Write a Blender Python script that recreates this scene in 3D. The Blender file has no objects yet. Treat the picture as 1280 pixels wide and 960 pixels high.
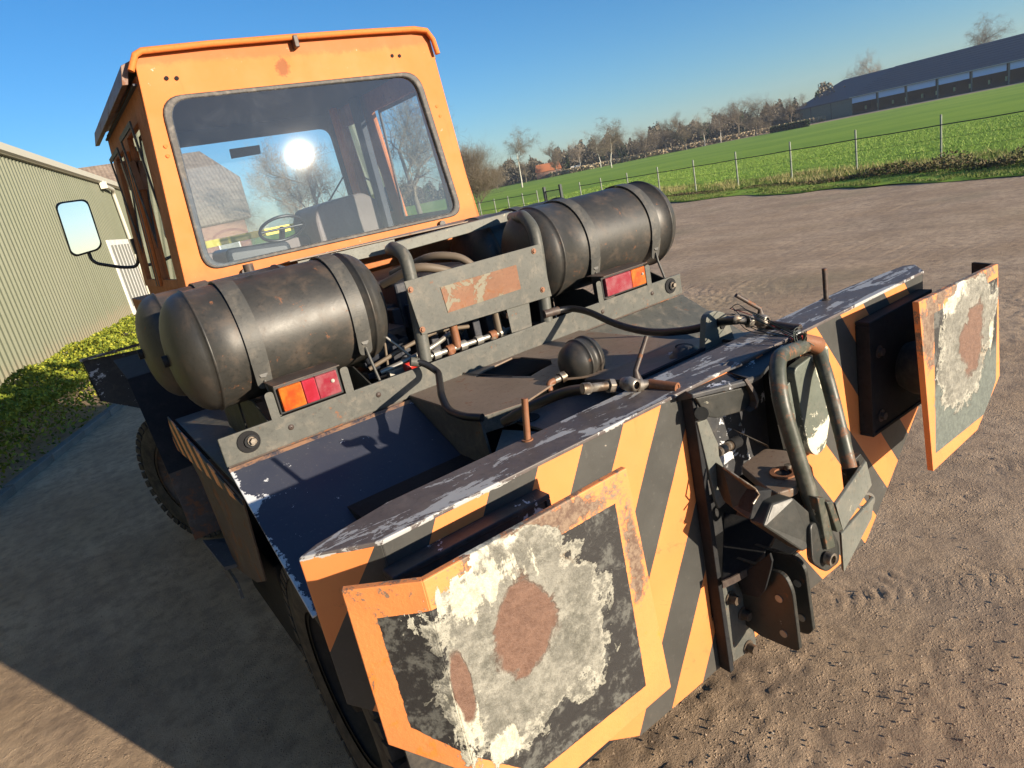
import bpy, math, random
import numpy as np
from mathutils import Vector, Matrix
random.seed(7); RNG = np.random.default_rng(7)
S = bpy.context.scene
R = math.radians
# ---------------------------------------------------------------- camera
CAM = (0.0, 0.0, 2.3)
rt, dn, fw = ((0.7942115, -0.5753964, -0.1953128), (-0.3244571, -0.1298044, -0.9369517), (0.5137662, 0.8075084, -0.2897836))
cam = bpy.data.cameras.new('camera'); co = bpy.data.objects.new('camera', cam); S.collection.objects.link(co)
m = Matrix(((rt[0], -dn[0], -fw[0], CAM[0]), (rt[1], -dn[1], -fw[1], CAM[1]), (rt[2], -dn[2], -fw[2], CAM[2]), (0, 0, 0, 1)))
co.matrix_world = m
cam.sensor_width = 36; cam.lens = 830.6 * 36 / 1280; cam.clip_start = .02; cam.clip_end = 3000
S.camera = co
# ---------------------------------------------------------------- light
AZ, EL = R(21.5), R(12.3)                     # the sun stands behind the camera and to its right
sdir = Vector((math.sin(AZ) * math.cos(EL), -math.cos(AZ) * math.cos(EL), math.sin(EL)))
w = bpy.data.worlds.new('World'); S.world = w; w.use_nodes = True
wn = w.node_tree; wn.nodes.clear()
sky = wn.nodes.new('ShaderNodeTexSky'); sky.sky_type = 'NISHITA'; sky.sun_disc = False
sky.sun_elevation = EL; sky.sun_rotation = math.atan2(sdir.x, sdir.y)
sky.air_density = 1.0; sky.dust_density = 0.3; sky.ozone_density = 5.0; sky.altitude = 0
bg = wn.nodes.new('ShaderNodeBackground'); bg.inputs[1].default_value = .083
ow = wn.nodes.new('ShaderNodeOutputWorld'); hs = wn.nodes.new('ShaderNodeHueSaturation'); hs.inputs['Saturation'].default_value = 1.12; wn.links.new(sky.outputs[0], hs.inputs['Color']); wn.links.new(hs.outputs[0], bg.inputs[0]); wn.links.new(bg.outputs[0], ow.inputs[0])
sl = bpy.data.lights.new('sun', 'SUN'); sl.energy = 5.0; sl.angle = R(.55); sl.color = (1, .85, .66)
so = bpy.data.objects.new('sun', sl); S.collection.objects.link(so)
so.rotation_euler = (-sdir).to_track_quat('-Z', 'Y').to_euler(); so.location = (10, -20, 12)
S.view_settings.view_transform = 'Standard'; S.view_settings.look = 'None'; S.view_settings.gamma = 1
S.view_settings.exposure = 1.08
S.render.engine = 'CYCLES'
# ---------------------------------------------------------------- node shorthand
class N:
    def __init__(s, nt, so): s.nt = nt; s.so = so
    def _m(s, op, b=None, c=None, clamp=False):
        n = s.nt.nodes.new('ShaderNodeMath'); n.operation = op; n.use_clamp = clamp
        for i, v in enumerate((s, b, c)):
            if v is None: continue
            if isinstance(v, N): s.nt.links.new(v.so, n.inputs[i])
            else: n.inputs[i].default_value = v
        return N(s.nt, n.outputs[0])
    def __add__(s, b): return s._m('ADD', b)
    __radd__ = __add__
    def __sub__(s, b): return s._m('SUBTRACT', b)
    def __rsub__(s, b): return (s * -1.0) + b
    def __mul__(s, b): return s._m('MULTIPLY', b)
    __rmul__ = __mul__
    def __truediv__(s, b): return s._m('DIVIDE', b)
    def gt(s, b): return s._m('GREATER_THAN', b)
    def lt(s, b): return s._m('LESS_THAN', b)
    def mn(s, b): return s._m('MINIMUM', b)
    def mx(s, b): return s._m('MAXIMUM', b)
    def frac(s): return s._m('FRACT')
    def pw(s, b): return s._m('POWER', b)
    def ab(s): return s._m('ABSOLUTE')
    def sq(s): return s._m('SQRT')
    def sm(s, a, b):
        n = s.nt.nodes.new('ShaderNodeMapRange'); n.interpolation_type = 'SMOOTHSTEP'
        s.nt.links.new(s.so, n.inputs[0]); n.inputs[1].default_value = a; n.inputs[2].default_value = b
        return N(s.nt, n.outputs[0])
class Mat:
    def __init__(s, name):
        s.m = bpy.data.materials.new(name); s.m.use_nodes = True; s.nt = s.m.node_tree
        s.b = s.nt.nodes['Principled BSDF']; s.tc = None
        s.l = s.nt.links.new
    def coord(s):
        if not s.tc: s.tc = s.nt.nodes.new('ShaderNodeTexCoord')
        return s.tc.outputs['Object']
    def xyz(s):
        n = s.nt.nodes.new('ShaderNodeSeparateXYZ'); s.l(s.coord(), n.inputs[0])
        return [N(s.nt, n.outputs[i]) for i in range(3)]
    def noise(s, scale, detail=4, rough=.55, dist=0, stretch=None, off=None, fac=True, kind='n'):
        c = s.coord()
        if stretch or off:
            mp = s.nt.nodes.new('ShaderNodeMapping'); s.l(c, mp.inputs[0])
            if stretch: mp.inputs['Scale'].default_value = stretch
            if off: mp.inputs['Location'].default_value = off
            c = mp.outputs[0]
        if kind == 'v':
            n = s.nt.nodes.new('ShaderNodeTexVoronoi'); n.inputs['Scale'].default_value = scale
            s.l(c, n.inputs['Vector']); return N(s.nt, n.outputs['Distance'])
        n = s.nt.nodes.new('ShaderNodeTexNoise'); n.inputs['Scale'].default_value = scale
        n.inputs['Detail'].default_value = detail; n.inputs['Roughness'].default_value = rough; n.inputs['Distortion'].default_value = dist
        s.l(c, n.inputs['Vector']); return N(s.nt, n.outputs['Fac'])
    def rgb(s, c):
        n = s.nt.nodes.new('ShaderNodeRGB'); n.outputs[0].default_value = (*c, 1); return N(s.nt, n.outputs[0])
    def mix(s, f, a, b):
        n = s.nt.nodes.new('ShaderNodeMix'); n.data_type = 'RGBA'
        for v, i in ((f, 0), (a, 6), (b, 7)):
            if isinstance(v, N): s.l(v.so, n.inputs[i])
            elif i: n.inputs[i].default_value = (*v, 1)
            else: n.inputs[i].default_value = v
        return N(s.nt, n.outputs[2])
    def num(s, v):
        n = s.nt.nodes.new('ShaderNodeValue'); n.outputs[0].default_value = v; return N(s.nt, n.outputs[0])
    def out(s, base=None, rough=None, metal=None, bump=None, bs=.4, bd=.01, spec=None, **kw):
        for v, k in ((base, 'Base Color'), (rough, 'Roughness'), (metal, 'Metallic'), (spec, 'Specular IOR Level')):
            if v is None: continue
            if isinstance(v, N): s.l(v.so, s.b.inputs[k])
            elif k == 'Base Color': s.b.inputs[k].default_value = (*v, 1)
            else: s.b.inputs[k].default_value = v
        for k, v in kw.items(): s.b.inputs[k.replace('_', ' ')].default_value = v
        if bump is not None:
            n = s.nt.nodes.new('ShaderNodeBump'); n.inputs['Strength'].default_value = bs; n.inputs['Distance'].default_value = bd
            s.l(bump.so, n.inputs['Height']); s.l(n.outputs[0], s.b.inputs['Normal'])
        return s.m
RUST = (.14, .055, .026); RUSTL = (.25, .105, .045); PRIMER = (.50, .49, .44); BLK = (.032, .033, .031); ORG = (.66, .215, .065)
def paint(name, col=BLK, chip=.0, rust=.2, chipcol=PRIMER, rough=.5, var=.35, stretch=None, cs=7, seed=0, dust=.25, metal=0.0, dustcol=(.22, .19, .15), spec=.35, ms=16, rs=9):
    """worn enamel: tone drift, dust, fine scratches, rust freckles and flaked patches"""
    m = Mat(name); off = (seed * 1.7, seed * .9, seed * 2.3)
    big = m.noise(3, 5, .6, .3, off=off); fine = m.noise(60, 6, .7, off=off); vf = m.noise(190, 4, .8, off=off); mid = m.noise(ms, 6, .65, .4, off=off)
    c = m.mix(big.sm(.3, .75) * var, col, tuple(min(1, x * 1.9 + .02) for x in col))
    c = m.mix(mid.sm(.45, .8) * dust, c, dustcol)
    c = m.mix(fine.sm(.50, .72) * .55, c, tuple(x * .45 for x in col)); c = m.mix(vf.sm(.56, .74) * .30, c, tuple(min(1, x * 2.0 + .03) for x in col))
    r = (m.noise(rs, 8, .75, .5, off=(off[0] + 5, off[1], off[2])) * .75 + fine * .25)
    rf = r.sm(.66 - rust * .22, .72 - rust * .2)
    rc = m.mix(fine, RUST, RUSTL)
    c = m.mix(rf * .85, c, rc)
    h = mid * .4 + fine * .3
    if chip > 0:
        ch = m.noise(cs, 9, .68, .6, stretch=stretch, off=(off[0], off[1] + 3, off[2])) * .85 + fine * .15
        cf = ch.sm(.66 - chip * .2, .668 - chip * .2)
        c = m.mix(cf, c, m.mix(mid, tuple(x * .8 for x in chipcol), chipcol))
        h = h - cf * .7
    ro = m.num(rough) + (mid - .5) * .3 + rf * .25
    return m.out(c, ro, metal, h, .35, .004, spec=spec)
def flat(name, col, rough=.5, metal=0, **kw): m = Mat(name); return m.out(col, rough, metal, **kw)
M = {}
M['black'] = paint('black_paint', rust=.15, seed=1)
M['greasy'] = paint('greasy_black_steel', (.020, .021, .019), rust=.34, chip=.06, cs=14, seed=23, dust=.3, dustcol=(.10, .08, .06), rough=.42, chipcol=(.25, .24, .19))
M['bolt'] = paint('brown_bolt_steel', (.10, .075, .055), rust=.3, seed=24, rough=.4, metal=.4)
M['black_dull'] = paint('dull_black_paint', (.014, .015, .017), rust=.0, seed=2, dust=.08, rough=.7, spec=.15)
M['black_grey'] = paint('grey_black_plate', (.066, .068, .060), rust=.30, seed=3, dust=.55, rough=.52)
M['black_chip'] = paint('chipped_black_paint', (.028, .03, .034), chip=.42, rust=.15, seed=4, cs=5, chipcol=(.62, .64, .68))
M['beam_top'] = paint('weathered_beam_top', (.085, .072, .068), chip=.66, rust=.25, seed=5, cs=7.5, stretch=(.5, 2.2, 1), chipcol=(.42, .42, .41), dust=.6, dustcol=(.19, .15, .13))
M['deck'] = paint('dusty_deck_plate', (.165, .122, .09), rust=.45, seed=6, dust=.7, dustcol=(.22, .17, .13))
M['deck_low'] = paint('dark_deck_plate', (.075, .07, .07), chip=.12, rust=.2, seed=7, dust=.3, chipcol=(.45, .47, .5))
M['orange'] = paint('orange_paint', (.56, .165, .040), rust=.02, rs=5, seed=8, dust=.10, var=.10, spec=.12, rough=.6, dustcol=(.45, .2, .07))
M['orange_old'] = paint('rusty_orange_paint', (.36, .12, .04), rust=.42, seed=9, dust=.5, rough=.65, spec=.15, dustcol=(.22, .10, .05))
M['roof'] = paint('faded_cab_roof', (.16, .09, .065), rust=.6, seed=10, dust=.6)
M['tank'] = paint('tank_paint', (.029, .028, .025), rust=.33, seed=11, dust=.55, rough=.47, dustcol=(.12, .085, .06), metal=.1, ms=12, rs=15, spec=.5)
M['strap'] = paint('strap_paint', (.055, .055, .051), rust=.15, seed=12, dust=.4, rough=.5)
M['tube_g'] = paint('worn_green_tube', (.045, .050, .038), rust=.62, chip=.18, seed=13, dust=.5, cs=11, chipcol=(.40, .37, .27), rough=.42)
M['green'] = paint('green_gussets', (.10, .115, .095), chip=.72, rust=.2, seed=14, cs=5, chipcol=(.62, .60, .48), dust=.3)
M['green_grey'] = paint('green_grey_steel', (.11, .115, .10), chip=.2, rust=.35, seed=15, cs=12, chipcol=(.36, .34, .26), dust=.5)
M['rust'] = paint('rusty_steel', (.16, .065, .03), rust=.9, seed=16, dust=.5, dustcol=(.25, .14, .08))
M['rust_plate'] = paint('rusted_label_plate', (.15, .062, .028), rust=.7, chip=.60, seed=28, cs=7, chipcol=(.19, .17, .12), dust=.6, dustcol=(.26, .16, .09))
M['rusty_dark'] = paint('rusty_dark_steel', (.055, .04, .034), rust=.6, seed=18, dust=.4)
def cabpaint():
    m = Mat('faded_cab_orange'); x, y, z = m.xyz(); mid = m.noise(9, 8, .7, .4); fine = m.noise(60, 5, .7); big = m.noise(1.6, 5, .6); drip = m.noise(9, 7, .7, stretch=(2.6, 1, .22))
    c = m.mix(big.sm(.35, .7) * .5, (.56, .165, .040), (.60, .215, .075)); c = m.mix(drip.sm(.56, .72) * .22, c, (.34, .11, .03))
    hx, hz = ((1.536, 4.171, 3.168))[0], ((1.536, 4.171, 3.168))[2]
    qx = (x - hx) / .035; qz = (z - hz) / .055
    c = m.mix((1.5 - (qx * qx + qz * qz).sq() + (mid - .5) * 3 + (fine - .5) * 2).sm(.3, 1.0) * .8, c, (.17, .07, .03))
    c = m.mix((2.22 - z + (mid - .5) * .22).sm(0, .12) * .45, c, (.28, .12, .05)); c = m.mix(((z - 3.20) + (mid - .5) * .12).sm(.02, .06) * .5, c, (.27, .10, .045))
    c = m.mix((mid * .7 + fine * .3).sm(.655, .67) * .9, c, (.20, .085, .04)); c = m.mix((m.noise(26, 5, .7)).sm(.69, .70) * .8, c, (.5, .42, .34))
    return m.out(c, .58 + (mid - .5) * .3, 0, mid * .3 + big, .2, .004, spec=.15)
M['cab'] = cabpaint()
def sheetmat():
    m = Mat('olive_sheeting'); x, y, z = m.xyz(); big = m.noise(.35, 6, .6); st = m.noise(2.2, 7, .7, stretch=(1, 1, .06)); fine = m.noise(12, 6, .75)
    c = m.mix(big.sm(.3, .7) * .5, (.125, .138, .088), (.155, .16, .112)); c = m.mix(st.sm(.5, .7) * .4, c, (.10, .105, .07))
    c = m.mix((.75 - z + (fine - .5) * 1.1 + (st - .5) * .8).sm(0, .6) * .6, c, (.20, .165, .11)); c = m.mix((z - 5.3 + (st - .5) * 1.2).sm(0, .4) * .4, c, (.075, .08, .055))  # soil splash at the foot; soffit shadow painted darker along the top
    return m.out(c, .5 + (fine - .5) * .3, 0, fine, .1, .01, spec=.3)
M['wood_step'] = paint('checker_step', (.08, .08, .082), chip=.3, seed=19, cs=30, chipcol=(.3, .3, .3))
m = Mat('bare_steel'); n1 = m.noise(30, 5); M['steel'] = m.out(m.mix(n1.sm(.36, .6), (.30, .27, .23), (.10, .07, .048)), n1 * .5 + .25, .7, n1, .2, .002)
M['zinc'] = flat('galvanised', (.30, .29, .26), .45, .6)
m = Mat('rubber'); n1 = m.noise(14, 6, .7); M['rubber'] = m.out(m.mix(n1.sm(.35, .75), (.018, .018, .019), (.075, .065, .052)), .8, 0, n1, .4, .005)
M['hose'] = flat('hose_rubber', (.008, .008, .009), .42)
m = Mat('window_rubber'); n1 = m.noise(25, 5, .7); M['seal'] = m.out(m.mix(n1.sm(.45, .8), (.035, .033, .032), (.14, .12, .10)), .6, 0, n1, .3, .002)
M['plastic'] = flat('black_plastic', (.02, .02, .021), .38)
M['interior'] = flat('cab_lining', (.055, .06, .075), .75)
M['dash'] = paint('brown_grey_cowl', (.16, .13, .12), rust=.1, seed=21, rough=.6)
M['hole'] = flat('dark_void', (.006, .006, .007), .9)
M['tan'] = flat('tan_hose', (.13, .10, .07), .6)
M['red'] = flat('red_paint', (.5, .03, .02), .4)
M['yellow'] = flat('yellow_paint', (.85, .62, .02), .45)
M['engine'] = paint('oily_engine', (.02, .024, .034), rust=.12, seed=22, dust=.2, rough=.4)
M['wire'] = flat('green_black_wire', (.02, .03, .022), .5)
M['wire_red'] = flat('red_wire', (.35, .03, .02), .5)
def lens(name, c1, c2):
    m = Mat(name); x, y, z = m.xyz()
    rib = ((x * 420).frac() - .5).ab(); rb2 = ((z * 260).frac() - .5).ab()
    n = m.noise(22, 5, .6)
    return m.out(m.mix(n.sm(.35, .7), c1, c2), n * .3 + .22, 0, rib + rb2, .5, .002, spec=.2)
M['lens_o'] = lens('amber_lens', (.38, .045, .003), (.48, .13, .009)); M['lens_r'] = lens('red_lens', (.27, .005, .016), (.34, .02, .045))
M['lens_f'] = lens('faded_red_lens', (.22, .010, .025), (.25, .08, .09))
def glass(name, tint, rough, dirt):
    m = Mat(name); nt = m.nt; nt.nodes.remove(m.b)
    o = nt.nodes['Material Output']
    t = nt.nodes.new('ShaderNodeBsdfTransparent'); t.inputs[0].default_value = (*tint, 1)
    g = nt.nodes.new('ShaderNodeBsdfGlossy'); g.inputs['Roughness'].default_value = rough
    g0 = g; g2 = nt.nodes.new('ShaderNodeBsdfGlossy'); g2.inputs['Roughness'].default_value = rough * 5; g3 = nt.nodes.new('ShaderNodeMixShader'); g3.inputs[0].default_value = .03; m.l(g0.outputs[0], g3.inputs[1]); m.l(g2.outputs[0], g3.inputs[2]); g = g3
    f = nt.nodes.new('ShaderNodeFresnel'); f.inputs[0].default_value = 1.52
    mx = nt.nodes.new('ShaderNodeMixShader'); ff = (N(nt, f.outputs[0]) * 1.8)._m('MINIMUM', 1.0); m.l(ff.so, mx.inputs[0]); m.l(t.outputs[0], mx.inputs[1]); m.l(g.outputs[0], mx.inputs[2])
    d = nt.nodes.new('ShaderNodeBsdfDiffuse'); d.inputs[0].default_value = (.42, .45, .5, 1)
    n = m.noise(5, 8, .7, .5); n2 = m.noise(90, 3, .8, stretch=(1, 1, .35))
    df = n.sm(.45, .85) * dirt + n2.sm(.70, .76) * dirt * 1.2 + dirt * .35
    m2 = nt.nodes.new('ShaderNodeMixShader'); m.l(df.so, m2.inputs[0]); m.l(mx.outputs[0], m2.inputs[1]); m.l(d.outputs[0], m2.inputs[2])
    m.l(m2.outputs[0], o.inputs[0]); return m.m
M['glass'] = glass('rear_window_glass', (.87, .93, .98), .009, .05)
M['glass2'] = glass('side_glass', (.84, .9, .9), .02, .04)
M['mirror'] = flat('mirror_glass', (.9, .9, .9), .01, 1.0)
# ---------------------------------------------------------------- mesh shorthand
class B:
    def __init__(s): s.v = []; s.f = []; s.smooth = []
    def add(s, vs, fs, sm=False):
        o = len(s.v); s.v += [tuple(p) for p in vs]; s.f += [tuple(i + o for i in f) for f in fs]; s.smooth += [sm] * len(fs); return s
    def box(s, a, b, rot=None):
        (x0, y0, z0), (x1, y1, z1) = a, b
        v = [(x, y, z) for x in (x0, x1) for y in (y0, y1) for z in (z0, z1)]
        if rot:
            c = Vector(((x0 + x1) / 2, (y0 + y1) / 2, (z0 + z1) / 2)); v = [c + rot @ (Vector(p) - c) for p in v]
        return s.add(v, [(0, 1, 3, 2), (4, 6, 7, 5), (0, 4, 5, 1), (2, 3, 7, 6), (0, 2, 6, 4), (1, 5, 7, 3)])
    def prism(s, poly, d):
        """poly: 3D points of one face; d: thickness vector"""
        n = len(poly); d = Vector(d); a = [Vector(p) for p in poly]; b = [p + d for p in a]
        nrm = sum(((a[i] - a[0]).cross(a[(i + 1) % n] - a[0]) for i in range(1, n)), Vector())
        fs = [tuple(range(n)), tuple(range(2 * n - 1, n - 1, -1))] + [(i, i + n, (i + 1) % n + n, (i + 1) % n) for i in range(n)]
        if nrm.dot(d) > 0: fs = [f[::-1] for f in fs]
        return s.add(a + b, fs)
    def tube(s, path, r, n=12, caps=True, hollow=0):
        P = [Vector(p) for p in path]; rs = r if isinstance(r, (list, tuple)) else [r] * len(P)
        T = [(P[min(i + 1, len(P) - 1)] - P[max(i - 1, 0)]).normalized() for i in range(len(P))]
        u = T[0].orthogonal().normalized(); V = []
        for i, (p, t) in enumerate(zip(P, T)):
            u = (u - t * u.dot(t)).normalized(); w_ = t.cross(u)
            V += [p + (u * math.cos(2 * math.pi * k / n) + w_ * math.sin(2 * math.pi * k / n)) * rs[i] for k in range(n)]
        F = [(i * n + k, i * n + (k + 1) % n, (i + 1) * n + (k + 1) % n, (i + 1) * n + k) for i in range(len(P) - 1) for k in range(n)]
        s.add(V, F, True)
        if caps: s.add(V[:n], [tuple(range(n - 1, -1, -1))]); s.add(V[-n:], [tuple(range(n))])
        return s
    def lathe(s, prof, c, ax='x', n=32, sm=True, a0=0, a1=2 * math.pi):
        """prof: (along, radius)"""
        full = abs(a1 - a0 - 2 * math.pi) < 1e-6; k = n if full else n + 1
        V = []
        for t, r in prof:
            for i in range(k):
                a = a0 + (a1 - a0) * i / n; p, q = r * math.cos(a), r * math.sin(a)
                V.append({'x': (c[0] + t, c[1] + p, c[2] + q), 'y': (c[0] + p, c[1] + t, c[2] + q), 'z': (c[0] + p, c[1] + q, c[2] + t)}[ax])
        F = [(i * k + j, i * k + (j + 1) % k, (i + 1) * k + (j + 1) % k, (i + 1) * k + j) for i in range(len(prof) - 1) for j in range(n)]
        return s.add(V, F, sm)
    def disc(s, c, nrm, r, th, n=24, ri=0):
        c = Vector(c); nrm = Vector(nrm).normalized(); u = nrm.orthogonal().normalized(); w_ = nrm.cross(u)
        ring = lambda rr, o: [c + nrm * o + (u * math.cos(2 * math.pi * k / n) + w_ * math.sin(2 * math.pi * k / n)) * rr for k in range(n)]
        if ri:
            V = ring(r, 0) + ring(r, th) + ring(ri, th) + ring(ri, 0)
            return s.add(V, [(j * n + k, j * n + (k + 1) % n, ((j + 1) % 4) * n + (k + 1) % n, ((j + 1) % 4) * n + k) for j in range(4) for k in range(n)])
        return s.tube([c, c + nrm * th], r, n)
    def bolt(s, c, nrm, r=.012, h=.01):
        s.disc(c, nrm, r * 1.5, .003, 16); return s.disc(Vector(c) + Vector(nrm).normalized() * .003, nrm, r, h, 6)
    def ringplate(s, outer, inner, th, uv=None):
        """flat plate with a hole; outer/inner lists of 3D points around the same centre, th thickness vector"""
        ci = sum((Vector(p) for p in inner), Vector()) / len(inner)
        u = (Vector(outer[1]) - Vector(outer[0])).normalized(); nn = Vector(th).normalized(); w_ = nn.cross(u)
        O = [((Vector(p) - ci).dot(u), (Vector(p) - ci).dot(w_)) for p in outer]; I = [((Vector(p) - ci).dot(u), (Vector(p) - ci).dot(w_)) for p in inner]
        ang = sorted({round(math.atan2(b, a), 5) for a, b in O + I})
        def hit(P, a):
            dx, dy = math.cos(a), math.sin(a); best = None
            for i in range(len(P)):
                (x0, y0), (x1, y1) = P[i], P[(i + 1) % len(P)]; ex, ey = x1 - x0, y1 - y0
                den = dx * ey - dy * ex
                if abs(den) < 1e-12: continue
                t = (x0 * ey - y0 * ex) / den; q = (x0 * dy - y0 * dx) / den
                if t > 0 and -1e-4 <= q <= 1.0001: best = t if best is None else max(best, t)
            return best or 0
        A = [ci + (u * math.cos(a) + w_ * math.sin(a)) * hit(O, a) for a in ang]; C_ = [ci + (u * math.cos(a) + w_ * math.sin(a)) * hit(I, a) for a in ang]
        k = len(ang); th = Vector(th); V = A + C_ + [p + th for p in C_] + [p + th for p in A]
        return s.add(V, [(j * k + i, j * k + (i + 1) % k, ((j + 1) % 4) * k + (i + 1) % k, ((j + 1) % 4) * k + i) for j in range(4) for i in range(k)])
    def mesh(s, name, mat):
        me = bpy.data.meshes.new(name); me.from_pydata(s.v, [], s.f); me.polygons.foreach_set('use_smooth', s.smooth)
        me.materials.append(mat); me.validate(); 
        import bmesh
        b = bmesh.new(); b.from_mesh(me); bmesh.ops.recalc_face_normals(b, faces=b.faces); b.to_mesh(me); b.free()
        return me
def rounded(pts, r, n=5):
    """round the corners of a closed 3D polygon"""
    out = []; k = len(pts)
    rr = r if isinstance(r, (list, tuple)) else [r] * k
    for i in range(k):
        p = Vector(pts[i]); a = (Vector(pts[i - 1]) - p); b = (Vector(pts[(i + 1) % k]) - p)
        q = min(rr[i], a.length * .49, b.length * .49); a = p + a.normalized() * q; b = p + b.normalized() * q
        for j in range(n + 1):
            t = j / n; out.append(tuple(a * (1 - t) ** 2 + p * 2 * t * (1 - t) + b * t * t))
    return out
def thing(name, label, cat, loc, group=None):
    o = bpy.data.objects.new(name, None); S.collection.objects.link(o); o.location = loc; o.empty_display_size = .3
    o['label'] = label; o['category'] = cat
    if group: o['group'] = group
    return o
def wpos(o):
    v = Vector(o.location)
    while o.parent: o = o.parent; v += Vector(o.location)
    return v
def part(b, name, mat, parent=None, bevel=0, label=None, keep=False, kind=None, lab_cat=None, group=None):
    """link builder b as ONE object; keep=True leaves its own axes at the world origin so its paint pattern is laid out there"""
    if isinstance(mat, str): mat = M[mat]
    if keep: c = Vector((0, 0, 0))
    else:
        a = np.array([tuple(p) for p in b.v]); c = Vector(((a[:, 0].min() + a[:, 0].max()) / 2, (a[:, 1].min() + a[:, 1].max()) / 2, a[:, 2].min()))
        b.v = [tuple(Vector(p) - c) for p in b.v]
    me = b.mesh(name, mat); o = bpy.data.objects.new(name, me); S.collection.objects.link(o)
    if parent: o.parent = parent; o.location = c - wpos(parent)
    else: o.location = c
    if bevel:
        md = o.modifiers.new('bevel', 'BEVEL'); md.width = bevel; md.segments = 2; md.limit_method = 'ANGLE'; md.angle_limit = R(40)
    if label: o['label'] = label
    if kind: o['kind'] = kind
    if lab_cat: o['category'] = lab_cat
    if group: o['group'] = group
    return o
# ================================================================ the truck
T = thing('shunting_truck', 'orange cabbed shunting truck with striped pusher beam standing on the dirt yard', 'truck', (1.62, 4.0, 0))
# ---- striped beam and its painted front
def stripes(name, mirrored_x=1.755):
    m = Mat(name); x, y, z = m.xyz()
    h = z - 1.615
    wob = (m.noise(5, 3) - .5) * .006
    ul = (x - h * .595 - .549 + 3.04 + wob) / .304; ur = (x + h * .72 - 2.253 + 3.14 + wob) / .314
    a = ul.frac().lt(.5); bb = ur.frac().lt(.5)
    side = x.gt(mirrored_x)
    o = a * (1 - side) + bb * side
    big = m.noise(3, 5, .6, .3); fine = m.noise(60, 6, .7); mid = m.noise(11, 7, .7, .6)
    org = m.mix(big.sm(.3, .7) * .35, ORG, (.78, .29, .085)); org = m.mix((mid.sm(.60, .70)) * .55, org, (.30, .12, .045))
    org = m.mix(m.noise(8, 6, .7, stretch=(2.5, 1, .35)).sm(.58, .74) * .25, org, (.55, .10, .02))
    blk = m.mix(big.sm(.3, .75) * .5, (.045, .045, .042), (.085, .085, .078)); blk = m.mix(fine.sm(.55, .8) * .3, blk, (.17, .16, .14))
    c = m.mix(o, blk, org)
    c = m.mix((mid * .7 + fine * .3).sm(.655, .665), c, (.25, .22, .18))
    # grime rising from the lower edge and running from the top edge
    c = m.mix((mid * .35 + (1.05 - z) * .8).sm(.35, .75) * .28, c, (.11, .085, .06))
    tp = (z - 1.597) * 42 + mid * 1.6
    c = m.mix(tp.sm(1.25, 1.3), c, (.42, .42, .40))
    return m.out(c, .42 + (mid - .5) * .3, 0, mid * .5 + fine * .3 - o * .15, .3, .003)
M['stripe'] = stripes('black_orange_stripes')
def stripe_side():
    m = Mat('side_stripes'); x, y, z = m.xyz(); a = (((y - z * 1.3) / .31).frac()).lt(.5)
    n = m.noise(14, 7, .7, .4); c = m.mix(a, (.04, .04, .04), (.80, .34, .13)); c = m.mix(n.sm(.55, .62) * .85, c, (.05, .045, .035)); c = m.mix(m.noise(30, 5).sm(.62, .66), c, (.30, .30, .28))
    return m.out(c, .5, 0, n, .3, .003)
M['side_stripe'] = stripe_side()
beam = B()
out = [(.405, 1.615), (2.885, 1.615), (2.885, 1.09), (2.555, .78), (2.36, .607), (1.02, .605), (.76, .76), (.405, 1.10)]
hx0, hx1, hz0, hz1 = 1.40, 1.985, .80, 1.58
beam.ringplate([(x, 1.29, z) for x, z in out], [(hx0, 1.29, hz0), (hx1, 1.29, hz0), (hx1, 1.29, hz1), (hx0, 1.29, hz1)], (0, .014, 0))
beamo = part(beam, 'pusher_beam', 'stripe', T, keep=True, bevel=.003)
for nm, pl_ in (('l', [(.405, 1.29, 1.615), (.25, 1.383, 1.612), (.25, 1.383, 1.22), (.405, 1.29, 1.10)]), ('r', [(2.885, 1.29, 1.615), (3.0, 1.37, 1.612), (3.0, 1.37, 1.19), (2.885, 1.29, 1.09)])):
    b = B(); b.prism(pl_, (0.004 if nm == 'l' else -.004, .013, 0)); part(b, 'beam_end', 'stripe', T, keep=True, bevel=.002)
b = B(); b.prism([(.252, 1.385, 1.618), (.405, 1.286, 1.618), (2.885, 1.286, 1.618), (3.002, 1.372, 1.618), (2.98, 1.412, 1.618), (2.6, 1.455, 1.618), (.5, 1.452, 1.618), (.30, 1.41, 1.618)], (0, 0, -.012))
part(b, 'beam_top', 'beam_top', T, bevel=.003)
b = B(); b.box((.42, 1.437, 1.12), (2.87, 1.449, 1.604)); b.prism([(.262, 1.392, 1.604), (.262, 1.392, 1.2), (.42, 1.437, 1.12), (.42, 1.437, 1.604)], (0, .01, 0)); b.prism([(2.87, 1.437, 1.604), (2.87, 1.437, 1.12), (2.99, 1.39, 1.2), (2.99, 1.39, 1.604)], (0, .01, 0))
part(b, 'beam_back_plate', 'black_chip', T)
for x in (.75, 1.37, 2.005, 2.6):
    b = B(); b.box((x, 1.306, .82 if 1.2 < x < 2.1 else 1.14), (x + .012, 1.436, 1.6)); part(b, 'stiffener', 'black_dull', T)
for p in ((.922, 1.43), (2.411, 1.43)):
    b = B(); b.tube([(p[0] + .018, p[1], 1.735), (p[0] + .012, p[1], 1.70), (p[0], p[1], 1.618)] if p[0] < 2 else [(p[0], p[1], 1.742), (p[0], p[1], 1.618)], .0095, 10); b.disc((p[0], p[1], 1.618), (0, 0, 1), .016, .004)
    part(b, 'marker_pin', 'rusty_dark' if p[0] > 2 else 'rust', T)
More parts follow.
